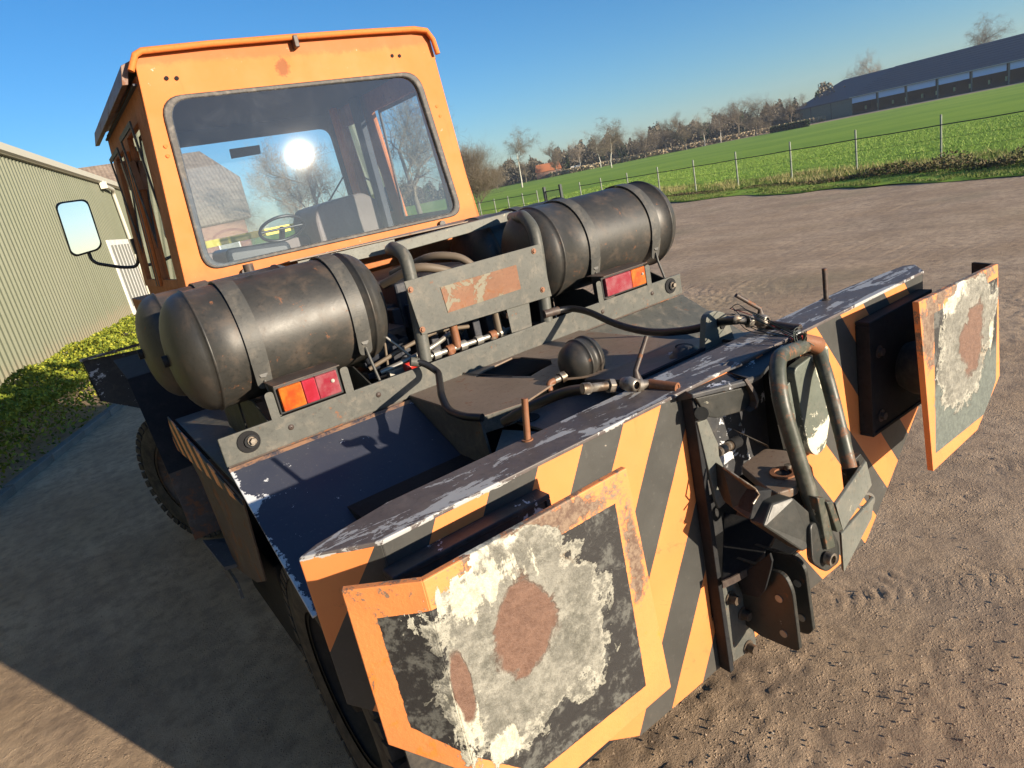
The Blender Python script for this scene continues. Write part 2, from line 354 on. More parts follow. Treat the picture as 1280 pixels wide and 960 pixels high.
# ---- buffer pads
def pad_mat(name, x0, x1, zt, zb, dx, dz, sgn, rc, rr, pc, pr, extra=None, rustedge=0.5, seed=0, greenlow=False, spots=(), wsp=()):
    m = Mat(name); x, y, z = m.xyz(); off = (seed * 3.1, 0, seed)
    big = m.noise(4, 6, .62, .4, off=off); mid = m.noise(13, 8, .7, .5, off=off); fine = m.noise(70, 6, .75, off=off); vf = m.noise(200, 4, .8)
    ins = (x - x0).mn(x1 - x).mn(zt - z).mn(z - zb)
    dg = ((x - dx) * sgn * 1.12 + (z - dz)) * .66
    ins = ins.mn(dg) + (fine - .5) * .006 + (mid - .5) * .006
    inner = ins.gt(0.0)
    # orange border, rusting in places
    org = m.mix(big.sm(.35, .7) * .4, ORG, (.76, .29, .08)); org = m.mix(mid.sm(.58, .66) * .6, org, (.84, .22, .02))
    rf = (mid * .55 + fine * .25 + rustedge * .22 + (z - 1.5) * .25 - (x - (x0 + x1) / 2).ab() * .12).sm(.545, .575)
    for (sx_, sz_, rx_, rz_) in spots:
        qx = (x - sx_) / rx_; qz = (z - sz_) / rz_; rf = rf.mx((1.35 - (qx * qx + qz * qz).sq() + (mid - .5) * 2.2 + (fine - .5) * 1.6).sm(.45, .75))
    org = m.mix(rf, org, m.mix(fine.sm(.4, .6), (.11, .065, .045), (.22, .155, .105)))
    # inner black with grey mottling
    blk = m.mix((mid * .6 + fine * .4).sm(.49, .59), (.018, .017, .017), (.095, .095, .085)); blk = m.mix(fine.sm(.6, .7) * .5, blk, (.02, .02, .02))
    if greenlow: blk = m.mix((1.34 - z + (mid - .5) * .1).sm(0, .06), blk, m.mix(fine.sm(.4, .65), (.085, .10, .09), (.13, .15, .13)))
    # flaked patch of primer and filler
    ex = (x - pc[0]) / pr[0]; ez = (z - pc[1]) / pr[1]
    d = (ex * ex + ez * ez).sq() + (big - .5) * 2.0 + (mid - .5) * .85 + (fine - .5) * .25
    pf = 1 - d.sm(.97, .99)
    rim = 1 - (d - .93).ab().sm(.0, .10)
    pcol = m.mix((mid * .5 + fine * .5).sm(.38, .62), (.10, .098, .080), (.30, .29, .245))
    pcol = m.mix(vf.sm(.50, .70) * .6, pcol, (.09, .085, .068)); pcol = m.mix(big.sm(.42, .58) * .5, pcol, (.17, .165, .14))
    pcol = m.mix((rim * .35 * fine.sm(.4, .55)).mx((((z - pc[1]) * 2.4 - (x - pc[0]) * 1.6) + (mid - .5) * 1.2).sm(.52, .72)), pcol, (.62, .60, .49))
    pcol = m.mix(big.sm(.60, .68) * .4, pcol, (.42, .27, .14))
    strk = m.noise(12, 7, .7, .4, stretch=(1.8, 1, .5), off=off)
    for (sx_, sz_, rx_, rz_) in wsp:
        qx = (x - sx_) / rx_; qz = (z - sz_) / rz_; wf = (1.25 - (qx * qx + qz * qz).sq() + (strk - .5) * 3.2 + (fine - .5) * .8)
        pf = pf.mx(wf.sm(.62, .64) * (1 - (z - 1.60).sm(0, .004))); pcol = m.mix(wf.sm(.60, .80), pcol, m.mix(fine.sm(.35, .6), (.36, .345, .265), (.54, .52, .42)))
    ax_ = (x - rc[0]) / rr[0]; az_ = (z - rc[1]) / rr[1]
    rd = (ax_ * ax_ + az_ * az_).sq() + (mid - .5) * .75 + (big - .5) * 1.1 + (fine - .5) * .35 + (m.noise(8, 3, .5, .6, off=off) - .5) * 1.5
    rcol = m.mix(fine.sm(.3, .7), (.115, .060, .040), (.185, .105, .072))
    if extra:
        ax_ = (x - extra[0]) / extra[2]; az_ = (z - extra[1]) / extra[3]
        r2 = (ax_ * ax_ + az_ * az_).sq() + (mid - .5) * 1.0
        rd = rd.mn(r2)
    c = m.mix(inner, org, blk); c = m.mix(pf, c, pcol); c = m.mix((1 - rd.sm(.86, 1.10)) * pf, c, rcol)
    h = mid * .35 + fine * .5 + pf * (fine * 1.3 + .4) * 1.2 - (1 - rd.sm(.93, 1.03)) * .9 + inner * .1
    return m.out(c, .62 + (fine - .5) * .4, 0, h, .7, .004)
yp = 1.05
M['pad_l'] = pad_mat('left_pad_paint', .303, .875, 1.562, 1.047, .292, 1.311, 1, (.575, 1.405), (.078, .098), (.585, 1.395), (.232, .24), extra=(.408, 1.37, .022, .09), rustedge=.55, seed=1, spots=((.70, 1.595, .24, .05), (.905, 1.42, .035, .17)), wsp=((.50, 1.55, .15, .07), (.40, 1.30, .045, .17), (.47, 1.17, .06, .05)))
M['pad_r'] = pad_mat('right_pad_paint', 2.425, 2.952, 1.575, 1.04, 2.982, 1.181, -1, (2.742, 1.385), (.10, .12), (2.70, 1.40), (.25, .24), rustedge=.70, seed=5, spots=((2.80, 1.60, .13, .035), (2.39, 1.5, .06, .14)), wsp=((2.58, 1.575, .08, .04), (2.90, 1.36, .025, .10)), greenlow=True)
# left pad: flat face, folded wing, lower corner cut
b = B(); b.prism([(.385, yp, 1.628), (.926, yp, 1.630), (.957, yp, .985), (.60, yp, .975), (.385, yp, 1.155)], (0, .018, 0))
part(b, 'buffer_pad', 'pad_l', T, keep=True, bevel=.003, label='left buffer pad, flaked to white primer around a rust spot')
b = B(); b.prism([(.3845, yp, 1.628), (.3845, yp, 1.155), (.258, yp + .10, 1.262), (.262, yp + .10, 1.632)], (.008, .016, 0)); part(b, 'pad_wing', 'pad_l', T, keep=True, bevel=.002)
b = B(); b.prism([(2.318, yp, 1.645), (2.955, yp, 1.626), (2.99, yp, 1.155), (2.783, yp, .995), (2.405, yp, .975)], (0, .022, 0))
part(b, 'buffer_pad', 'pad_r', T, keep=True, bevel=.003, label='right buffer pad with an orange border and a rust spot')
b = B(); b.prism([(2.955, yp + .001, 1.626), (2.99, yp + .001, 1.155), (3.005, yp + .10, 1.155), (3.03, yp + .11, 1.618)], (-.012, .006, 0)); part(b, 'pad_wing', 'black_dull', T, bevel=.002)
for (x0, x1) in ((.39, .828), (2.35, 2.84)):
    ZT, ZB = 1.553, 1.095
    b = B(); b.box((x0, 1.235, ZT - .014), (x1, 1.289, ZT)); b.box((x0, 1.235, ZB), (x1, 1.289, ZB + .014)); b.box((x0, 1.235, ZB + .014), (x0 + .014, 1.289, ZT - .014)); b.box((x1 - .014, 1.235, ZB + .014), (x1, 1.289, ZT - .014)); b.box((x0 + .014, 1.24, ZB + .014), (x1 - .014, 1.25, ZT - .014))
    part(b, 'pad_bracket', 'black_chip' if x0 < 1 else 'black_dull', T, bevel=.003)
    for q in (1.16, 1.42):
        for xx in (x0 + .07, x1 - .07):
            b = B(); b.bolt((xx, 1.24, q), (0, -1, 0), .016, .014); part(b, 'bolt', 'rusty_dark', T)
    b = B(); b.lathe([(0, .09), (.04, .11), (.12, .11), (.172, .09)], ((x0 + x1) / 2 + .03, 1.069, 1.3), 'y', 24); part(b, 'rubber_spring', 'rubber', T)
# ---- coupling opening in the middle
def plate(pts, d, name, mat, bevel=.003, rad=0, par=None, **kw):
    b = B(); b.prism(rounded(pts, rad, 4) if rad else pts, d); return part(b, name, mat, par or T, bevel=bevel, **kw)
plate([(1.386, 1.245, 1.60), (1.405, 1.245, 1.60), (1.425, 1.245, .61), (1.405, 1.245, .61)], (0, .044, 0), 'coupling_frame', 'black_dull')
plate([(1.363, 1.245, 1.636), (1.368, 1.225, 1.625), (1.592, 1.2, 1.593), (1.648, 1.2, 1.594), (1.98, 1.30, 1.606), (1.98, 1.452, 1.610), (1.37, 1.452, 1.610), (1.37, 1.29, 1.610)], (0, 0, -.014), 'frame_header', 'black_chip')
plate([(1.387, 1.232, 1.605), (1.602, 1.215, 1.569), (1.611, 1.215, 1.493), (1.461, 1.225, 1.516), (1.423, 1.23, 1.534)], (0, .012, 0), 'header_flange', 'greasy')
b = B(); cr = [(1.57, 1.2, 1.603), (1.583, 1.195, 1.576), (1.595, 1.19, 1.547), (1.596, 1.185, 1.524), (1.586, 1.185, 1.507), (1.568, 1.19, 1.502)]
for i in range(5):
    p, q = Vector(cr[i]), Vector(cr[i + 1]); o2 = Vector((.012, .0, .002)); dd = Vector((.03, .10, 0)); b.add([p, q, q + o2, p + o2, p + dd, q + dd, q + o2 + dd, p + o2 + dd], [(0, 1, 2, 3), (7, 6, 5, 4), (0, 4, 5, 1), (3, 2, 6, 7)])
part(b, 'bent_edge', 'rusty_dark', T)
plate([(1.39, 1.24, 1.527), (1.433, 1.24, 1.521), (1.469, 1.24, 1.426), (1.467, 1.24, 1.387), (1.48, 1.24, 1.349), (1.483, 1.24, 1.298), (1.467, 1.24, 1.244), (1.471, 1.24, 1.223), (1.439, 1.24, 1.218), (1.429, 1.24, 1.251)], (0, .012, 0), 'cover_strip', 'green_grey', .002)
b = B(); b.tube([(1.389, 1.22, 1.559), (1.457, 1.27, 1.53)], .020, 16); part(b, 'hinge_boss', 'greasy', T, bevel=.003)
for lo_, hi_ in (((1.41, 1.60, .80), (1.97, 1.615, 1.57)), ((1.39, 1.306, .80), (1.40, 1.60, 1.57)), ((1.985, 1.306, .80), (1.995, 1.60, 1.57)), ((1.40, 1.306, .79), (1.985, 1.60, .80))):
    b = B(); b.box(lo_, hi_); part(b, 'recess_plate', 'black_dull', T)
plate([(1.86, 1.262, 1.47), (1.885, 1.262, 1.48), (1.925, 1.262, 1.20), (1.895, 1.262, 1.21)], (0, .02, 0), 'side_gusset', 'green')
b = B(); b.tube([(1.493, 1.27, 1.38), (1.617, 1.32, 1.342)], .016, 14); part(b, 'tow_pin', 'steel', T)
b = B(); b.tube([(1.617, 1.32, 1.342), (1.709, 1.36, 1.31)], .020, 14); part(b, 'tow_pin_collar', 'plastic', T)
plate([(1.711, 1.36, 1.348), (1.714, 1.35, 1.343), (1.769, 1.28, 1.277), (1.762, 1.28, 1.292)], (0, .01, .004), 'lever', 'steel', .001)
b = B(); b.tube([(1.835, 1.45, 1.322), (1.828, 1.44, 1.305)], .010, 8); part(b, 'small_bolt', 'zinc', T)
jaw = [(1.629, 1.297, 1.27), (1.779, 1.306, 1.27), (1.799, 1.232, 1.27), (1.686, 1.114, 1.27), (1.595, 1.073, 1.27), (1.537, 1.099, 1.27), (1.541, 1.131, 1.27)]
plate(jaw, (0, 0, -.028), 'coupling_jaw', 'deck', .004, .02)
b = B(); b.disc((1.647, 1.151, 1.272), (0, 0, 1), .040, .006, 28, .026); part(b, 'eye_bush', 'rust', T)
b = B(); b.disc((1.663, 1.157, 1.266), (0, 0, 1), .027, .005, 24); part(b, 'eye_bore', 'hole', T)
b = B(); b.disc((1.679, 1.155, 1.268), (0, 0, 1), .011, .02, 12); part(b, 'coupling_pin', 'steel', T)
plate([(1.431, 1.2, 1.375), (1.444, 1.1, 1.323), (1.455, 1.1, 1.292), (1.395, 1.1, 1.247), (1.408, 1.16, 1.258), (1.427, 1.2, 1.302)], (.02, .05, 0), 'jaw_cheek', 'greasy', .004)
b = B(); b.tube([(1.425, 1.195, 1.378), (1.431, 1.095, 1.333), (1.446, 1.095, 1.308), (1.414, 1.095, 1.292)], .0035, 6); part(b, 'cheek_rim', 'steel', T)
plate([(1.444, 1.1, 1.318), (1.514, 1.1, 1.291), (1.493, 1.1, 1.226), (1.402, 1.1, 1.244)], (0, .05, 0), 'jaw_block', 'black_dull')
plate([(1.407, 1.06, 1.234), (1.467, 1.07, 1.277), (1.541, 1.05, 1.267), (1.584, 1.03, 1.205), (1.572, 1.02, 1.101), (1.522, 1.02, 1.105)], (0, .05, 0), 'jaw_tongue', 'greasy', .006)
plate([(1.394, 1.226, 0.985), (1.479, 1.205, 0.985), (1.597, 1.213, 0.985), (1.675, 1.235, 0.985), (1.779, 1.273, 0.985), (1.74, 1.479, 0.985)], (0, 0, -.018), 'lip_plate', 'black_dull', .002)
b = B(); lp_ = [(1.391, 1.224, 0.985), (1.436, 1.213, 0.985), (1.484, 1.206, 0.985), (1.544, 1.207, 0.985), (1.597, 1.213, 0.985)]; b.add([Vector(p) + Vector((0, -.004, z_)) for z_ in (.004, -.022) for p in lp_], [(i, i + 1, i + 6, i + 5) for i in range(4)]); b.v += [tuple(Vector(p) + Vector((0, .004, 0))) for p in b.v]; b.f += [tuple(j + 10 for j in f[::-1]) for f in b.f[:4]]; b.smooth += [False] * 4
part(b, 'lip_edge', 'rusty_dark', T)
# green gusset with flaking edges on the beam face
b = B(); b.prism(rounded([(1.90, 1.255, 1.52), (2.115, 1.255, 1.545), (2.12, 1.255, 1.33), (2.06, 1.255, 1.17), (2.00, 1.255, 1.155), (1.955, 1.255, 1.20), (1.93, 1.255, 1.33)], .03, 4), (0, .034, 0)); part(b, 'green_gusset', 'green', T, bevel=.004)
b = B(); b.prism([(1.80, 1.262, 1.46), (1.865, 1.262, 1.47), (1.88, 1.262, 1.22), (1.85, 1.262, 1.22)], (0, .02, 0)); part(b, 'side_gusset', 'green', T, bevel=.003)
# bent tube handle
def arc(pts, r, n=6): return rounded(pts, r, n)
def bend(pts, r, n=7):
    P = [Vector(p) for p in pts]; out = [P[0]]
    for i in range(1, len(P) - 1):
        a = P[i - 1] - P[i]; c = P[i + 1] - P[i]; q = min(r, a.length * .48, c.length * .48); a = P[i] + a.normalized() * q; c = P[i] + c.normalized() * q
        out += [a * (1 - t) ** 2 + P[i] * 2 * t * (1 - t) + c * t * t for t in [j / n for j in range(n + 1)]]
    return out + [P[-1]]
b = B(); b.tube(bend([(2.048, 1.275, 1.568), (1.687, 1.17, 1.639), (1.617, 1.12, 1.535), (1.621, 1.02, 1.114)], .07), .0245, 18); part(b, 'handle_tube', 'tube_g', T)
b = B(); b.tube(bend([(2.062, 1.27, 1.552), (2.003, 1.21, 1.496), (1.976, 1.17, 1.397), (1.915, 1.09, 1.191)], .05), .0235, 18); part(b, 'handle_tube', 'tube_g', T)
b = B(); b.tube([(1.944, 1.25, 1.61), (2.023, 1.24, 1.567)], [.024, .03], 16); part(b, 'tube_flange', 'rust', T)
# lower bracket of the handle
b = B(); b.prism(rounded([(1.568, 1.02, 1.176), (1.655, 1.02, 1.147), (1.681, 1, 1.057), (1.675, 1, 0.995), (1.604, 1, 0.997), (1.535, 1, 1.068)], .02), (0, .02, 0)); part(b, 'handle_bracket', 'greasy', T, bevel=.004)
b = B(); b.disc((1.604, 0.999, 1.051), (0, -1, 0), .020, .022, 20, .013); b.disc((1.604, 0.999, 1.051), (0, -1, 0), .013, .010, 16); part(b, 'hinge_pin', 'steel', T)
for pa, pb in (((1024, 624), (1039, 693)), ((1039, 620), (1052, 664))):
    pass
b = B(); b.prism([(1.597, 1.01, 1.253), (1.634, 1.01, 1.236), (1.651, 0.995, 1.064), (1.604, 0.995, 1.077)], (0, .028, 0)); part(b, 'weld_rib', 'tube_g', T, bevel=.004)
b = B(); b.prism([(1.628, 1, 1.226), (1.657, 1, 1.217), (1.686, 0.99, 1.109), (1.656, 0.99, 1.113)], (0, .05, 0)); part(b, 'weld_rib', 'tube_g', T, bevel=.004)
b = B(); b.prism([(1.673, 1, 1.194), (2.02, 1.09, 1.17), (2.049, 1.09, 1.066), (1.703, 1, 1.091)], (.012, .016, 0)); part(b, 'cross_plate', 'green_grey', T, bevel=.003)
b = B(); b.prism([(1.948, 1.12, 1.169), (2.042, 1.12, 1.183), (2.08, 1.12, 1.133), (2.091, 1.12, 1.06), (1.958, 1.12, 1.058)], (0, .02, 0)); part(b, 'back_bracket', 'greasy', T, bevel=.003)
b = B(); b.prism([(1.693, 1, 1.085), (2.004, 1.06, 1.049), (1.983, 1.06, 0.979), (1.694, 1, 0.947)], (.01, .014, 0)); part(b, 'lower_skid_plate', 'green_grey', T, bevel=.003)
b = B(); b.disc((2.038, 1.12, 1.009), (-.5, -1, 0), .034, .02, 24, .025); part(b, 'lashing_ring', 'zinc', T)
# bolted side plates and drawbar lugs
b = B(); b.prism([(1.424, 1.255, 0.935), (1.504, 1.255, 0.914), (1.525, 1.255, 0.833), (1.558, 1.255, 0.814), (1.564, 1.255, 0.613), (1.437, 1.255, 0.629)], (0, .03, 0)); part(b, 'bolted_plate', 'black_grey', T, bevel=.003)
for p in ((1.458, 1.254, 0.875), (1.508, 1.254, 0.783), (1.517, 1.254, 0.643)):
    b = B(); b.bolt((p[0], 1.254, p[2]), (0, -1, 0), .016, .026); part(b, 'bolt', 'bolt', T)
for x, q in ((1.52, ((1.27, .985), (1.14, .995), (1.09, 1.0), (1.066, .95), (1.058, .735), (1.07, .722), (1.20, .712), (1.27, .73))), (1.62, ((1.27, .985), (1.18, .99), (1.11, .995), (1.084, .965), (1.072, .74), (1.09, .712), (1.12, .705), (1.27, .73)))):
    b = B(); b.prism(rounded([(x, a_, z_) for a_, z_ in q], [.005, .02, .03, .03, .008, .01, .01, .005], 4), (.016, 0, 0)); lg = part(b, 'drawbar_lug', 'greasy', T, bevel=.003)
    for q_ in ((1.115, .90), (1.11, .77)):
        b = B(); b.disc((x - .003, q_[0], q_[1]), (1, 0, 0), .013, .022, 16); part(b, 'pin_hole', 'zinc', lg)
b = B(); b.prism([(1.49, 1.243, 0.936), (1.49, 1.112, 1.081), (1.49, 1.106, 1.055), (1.49, 1.114, 1.023), (1.49, 1.142, 0.935), (1.49, 1.172, 0.894), (1.49, 1.231, 0.88)], (.010, 0, 0)); part(b, 'drawbar_cheek', 'black_dull', T, bevel=.003)
b = B(); b.box((1.537, 1.20, .72), (1.62, 1.212, .96)); part(b, 'lug_web', 'black_dull', T)
# ---- rear frame flange with lamps
b = B(); b.box((.332, 2.60, 1.487), (2.925, 2.612, 1.603)); fl = part(b, 'rear_flange', 'black_grey', T, bevel=.003)
for x in (.442, 2.838):
    b = B(); b.disc((x - .008, 2.598, 1.555), (0, -1, 0), .043, .004, 24); part(b, 'slot', 'hole', fl)
    b = B(); b.disc((x, 2.594, 1.555), (0, -1, 0), .026, .008, 24, .019); part(b, 'slot_ring', 'black_dull', fl)
    b = B(); b.bolt((x + .006, 2.592, 1.555), (0, -1, 0), .013, .014); part(b, 'bolt', 'steel', fl)
for x in (.60, .985, 2.30, 2.68):
    b = B(); b.lathe([(-.006, .002), (-.005, .008), (0, .012)], (x, 2.599, 1.55), 'y', 14); part(b, 'rivet', 'rusty_dark', fl)
b = B(); b.box((.34, 2.612, 1.478), (2.91, 2.66, 1.486)); part(b, 'flange_foot', 'rusty_dark', T)
def lamp(x0, x1, left):
    zc = 1.668; h = .095; y = 2.59
    b = B(); b.box((x0 - .014, y + .012, zc - h / 2 - .012), (x1 + .014, y + .085, zc + h / 2 + .012)); ho = part(b, 'tail_lamp', 'plastic', T, bevel=.004)
    b = B(); b.box((x0 - .016, y - .015, zc + h / 2 + .013), (x1 + .016, y + .12, zc + h / 2 + .017)); part(b, 'lamp_hood', 'rusty_dark', ho)
    q = x0 + (x1 - x0) * .385 if left else x1 - (x1 - x0) * .36
    a = (x0, q, 'lens_o', q, x1, 'lens_f') if left else (q, x1, 'lens_o', x0, q, 'lens_f')
    b = B(); b.box((a[0], y - .008, zc - h / 2), (a[1] - .001, y + .015, zc + h / 2)); part(b, 'amber_lens', a[2], ho, bevel=.004)
    if left:
        b = B(); b.box((q + .001, y - .008, zc - h / 2), (q + .055, y + .015, zc + h / 2)); part(b, 'red_lens', 'lens_r', ho, bevel=.004)
        b = B(); b.box((q + .056, y - .007, zc - h / 2), (x1, y + .015, zc + h / 2)); part(b, 'red_lens', 'lens_f', ho, bevel=.004)
    else:
        b = B(); b.box((x0, y - .008, zc - h / 2), (q - .001, y + .015, zc + h / 2)); part(b, 'red_lens', 'lens_f', ho, bevel=.004)
    b = B(); b.bolt((x1 - .025, y - .009, zc + .01), (0, -1, 0), .005, .003); part(b, 'screw', 'zinc', ho)
    for xx in ((x0 - .052, x0 - .018), (x1 + .020, x1 + .055)):
        b = B(); b.prism(rounded([(xx[0], 2.603, 1.56), (xx[1], 2.603, 1.56), (xx[1], 2.603, 1.712), (xx[0], 2.603, 1.712)], [.002, .002, .015, .015]), (0, -.0035, 0)); part(b, 'lamp_bracket', 'black_grey', T)
lamp(.592, .832, True); lamp(2.338, 2.632, False)
# ---- sloping plates left and right of the deck
def slope(x0, x1, name, mat):
    b = B(); b.prism([(x0, 2.597, 1.482), (x1, 2.597, 1.482), (x1, 1.93, 1.145), (x0, 1.93, 1.145)], (0, .004, -.009)); return part(b, name, mat, T, bevel=.002, keep=True)
def slope_mat():
    m = Mat('flaking_slope_plate'); x, y, z = m.xyz()
    big = m.noise(4, 6, .65, .5); mid = m.noise(14, 8, .72, .5); fine = m.noise(75, 5, .7)
    c = m.mix(big.sm(.3, .7) * .4, (.034, .040, .062), (.060, .064, .078)); c = m.mix(fine.sm(.6, .7) * .3, c, (.2, .19, .17))  # black paint; the blue tint stands in for sky mirrored in the shade
    edge = (.40 - x).sm(0, .09) * .30 + (1 - (y - 2.42 + (x - .33) * .16).ab().sm(.0, .06)) * (1 - (x - .33).sm(.05, .28)) * .19 + (x - .84).sm(0, .2) * (1 - (x - 1.1).sm(0, .05)) * .09
    spk = m.noise(22, 6, .7).sm(.675, .68)
    f = (mid * .62 + big * .2 + fine * .18 + edge).sm(.72, .73).mx(spk)
    c = m.mix(f, c, m.mix(fine, (.5, .52, .55), (.62, .63, .62)))
    c = m.mix((2.589 - y).lt(.012) * mid.sm(.35, .55), c, (.30, .17, .10))
    return m.out(c, .5 + (mid - .5) * .3, 0, mid * .4 + fine * .2 - f * .6, .35, .003)
M['slope'] = slope_mat()
slope(.333, 1.118, 'slope_plate', 'slope')
b = B(); b.prism([(2.125, 2.597, 1.482), (2.915, 2.597, 1.482), (2.915, 1.93, 1.145), (2.125, 1.93, 1.145)], (0, .004, -.009)); part(b, 'slope_plate', 'black_grey', T, bevel=.002)
# ---- deck box between them
b = B()
dk = [(1.12, 2.597, 1.50), (1.12, 2.03, 1.50), (1.30, 1.985, 1.50), (1.544, 2.065, 1.5), (1.673, 1.909, 1.5), (2.145, 1.904, 1.5), (2.125, 2.0, 1.50), (2.125, 2.597, 1.50)]
b.ringplate(dk, [(1.409, 2.502, 1.5), (1.474, 2.542, 1.5), (1.587, 2.559, 1.5), (1.668, 2.574, 1.5), (1.694, 2.531, 1.5), (1.719, 2.342, 1.5), (1.672, 2.273, 1.5), (1.598, 2.261, 1.5), (1.521, 2.235, 1.5), (1.472, 2.364, 1.5)], (0, 0, -.008))
part(b, 'deck_plate', 'deck', T, bevel=.002)
b = B(); b.tube([(1.406, 2.592, 1.505), (1.481, 2.315, 1.503)], .0022, 6); b.disc((1.409, 2.599, 1.503), (0, 0, 1), .006, .006, 8); part(b, 'loose_wire', 'rusty_dark', T)
b = B(); b.prism([(1.12, 2.597, 1.492), (1.12, 2.03, 1.492), (1.12, 1.95, .95), (1.12, 2.597, .95)], (.01, 0, 0)); part(b, 'deck_box_side', 'black_grey', T)
b = B(); b.prism([(2.125, 2.597, 1.492), (2.125, 2.0, 1.492), (2.125, 1.9, .95), (2.125, 2.597, .95)], (-.01, 0, 0)); part(b, 'deck_box_side', 'black_dull', T)
b = B(); b.prism([(1.121, 2.027, 1.498), (1.30, 1.982, 1.498), (1.30, 1.982, 1.432), (1.13, 2.027, 1.432)], (.002, .01, 0)); part(b, 'deck_lip', 'black_grey', T, bevel=.002)
b = B(); b.box((1.14, 2.10, .9), (2.11, 2.12, 1.43)); part(b, 'deck_box_front', 'black_dull', T)
b = B(); b.box((1.26, 1.452, 1.425), (2.12, 2.2, 1.436)); lo = part(b, 'lower_deck', 'deck_low', T)
b = B(); b.disc((1.299, 1.98, 1.437), (0, 0, 1), .045, .003, 24); part(b, 'drain_hole', 'hole', lo)
b = B(); b.prism([(1.52, 1.452, 1.585), (2.125, 1.452, 1.585), (2.125, 1.98, 1.492), (1.60, 1.98, 1.492)], (0, 0, -.01)); part(b, 'ramp_plate', 'deck_low', T)
b = B(); b.prism([(1.02, 1.83, 1.41), (1.19, 2.0, 1.43), (1.27, 1.85, 1.42), (1.21, 1.70, 1.39)], (0, 0, -.03)); part(b, 'corner_gusset', 'black_grey', T, bevel=.002)
b = B(); b.tube([(1.04, 1.86, 1.38), (1.00, 1.83, 1.33), (.95, 1.80, 1.27)], .022, 12); part(b, 'shackle_bolt', 'black_grey', T)
b = B(); c0 = Vector((.91, 1.80, 1.24)); b.tube([c0 + Vector((.05 * math.cos(a), .035 * math.sin(a), .012 * math.sin(a))) for a in [i * math.pi / 8 for i in range(17)]], .014, 10); part(b, 'shackle', 'black_grey', T)
b = B(); b.lathe([(-.05, .0), (-.045, .06), (.0, .07), (.05, .06)], (.84, 1.72, 1.17), 'x', 20); part(b, 'brake_chamber', 'black_dull', T)
b = B(); b.lathe([(0, .062), (.012, .062), (.016, .05), (.03, .048), (.034, .036), (.046, .03), (.048, 0)], (1.858, 1.673, 1.532), 'z', 28); part(b, 'filler_cap', 'black_chip', T)
b = B(); b.disc((2.001, 1.814, 1.52), (0, 0, 1), .03, .004, 20); part(b, 'inspection_hole', 'hole', T)
# lug plates standing on the deck
b = B(); b.prism(rounded([(1.862, 1.6, 1.478), (1.911, 1.6, 1.684), (1.959, 1.6, 1.693), (2.021, 1.6, 1.666), (2.095, 1.6, 1.447), (2.076, 1.6, 1.42)], [.004, .02, .02, .02, .01, .004]), (0, .028, 0)); lp = part(b, 'clevis_lug', 'green_grey', T, bevel=.003)
b = B(); b.disc((1.992, 1.598, 1.624), (0, -1, 0), .013, .003, 18); part(b, 'pin_hole', 'hole', lp)
b = B(); b.prism([(1.824, 1.52, 1.501), (1.951, 1.57, 1.541), (1.968, 1.52, 1.559), (1.963, 1.5, 1.491)], (.01, .01, 0)); part(b, 'lug_gusset', 'black_dull', T, bevel=.002)
b = B(); b.prism([(1.57, 1.32, 1.6), (1.65, 1.311, 1.62), (1.637, 1.254, 1.62), (1.608, 1.303, 1.6)], (0, 0, .006)); part(b, 'small_plate', 'beam_top', T)
# ---- brake pot with domed cap
yc = Vector((1.645, 2.06, 1.543)); axd = 'x'
b = B(); b.lathe([(-.085, 0), (-.083, .025), (-.072, .055), (-.05, .080), (-.02, .096), (.0, .100), (.0, .104), (.012, .104), (.012, .100), (.05, .101), (.05, .106), (.062, .106), (.062, .1), (.085, .092), (.1, .06), (.103, 0)], yc, 'x', 36); b.v = [tuple(yc + (Vector(p) - yc) * .9) for p in b.v]; pot = part(b, 'brake_pot', 'tank', T)
b = B(); b.tube([yc + Vector((-.08, 0, -.035)), yc + Vector((-.105, 0, -.037))], .024, 6); b.tube([yc + Vector((-.105, 0, -.037)), yc + Vector((-.135, 0, -.037))], .014, 12); part(b, 'pipe_nut', 'steel', pot)
b = B(); b.tube(bend([yc + Vector((-.13, 0, -.037)), yc + Vector((-.165, 0, -.038)), yc + Vector((-.17, -.01, -.075)), yc + Vector((-.17, -.01, -.10))], .015), .013, 12); part(b, 'elbow', 'rust', pot)
b = B(); b.tube([yc + Vector((.03, -.09, -.06)), yc + Vector((.03, -.11, -.10)), yc + Vector((.03, -.12, -.13))], .018, 12); part(b, 'side_nut', 'steel', pot)
# ---- brake valves at the beam
def valve(pts, rod, stub, name, hose_from, dark=False):
    P = [Vector(p) for p in pts]
    vb = B(); vb.tube([P[0], P[0].lerp(P[1], .3), P[0].lerp(P[1], .32), P[1]], [.017, .017, .0135, .0135], 14)
    v = part(vb, name, 'steel', T)
    b = B(); b.disc(P[1], P[2] - P[1], .023, .018, 6); part(b, 'hex_nut', 'steel', v, bevel=.002)
    mid_ = (P[1] + P[2]) / 2
    b = B(); b.lathe([(-.03, .012), (-.028, .019), (-.01, .021), (.0, .024), (.012, .021), (.026, .019), (.03, .012)], mid_ + Vector((.02, -.012, 0)), 'y', 16); part(b, 'valve_body', 'steel', v)
    b = B(); b.disc(P[2], P[3] - P[2], .026, .018, 8); b.tube([P[2], P[3]], .016, 12); part(b, 'coupling_nut', 'steel', v)
    b = B(); b.tube([P[3], Vector(stub)], .0165, 16); b.disc(stub, Vector(stub) - P[3], .0165, .003, 16, .010); part(b, 'pipe_stub', 'rusty_dark' if dark else 'rust', v)
    b = B(); b.tube([P[2] + Vector((.01, .0, .01)), P[2] + Vector((.012, .005, .045)), Vector(rod)], [.017, .008, .0075], 10); part(b, 'valve_lever', 'rusty_dark', v)
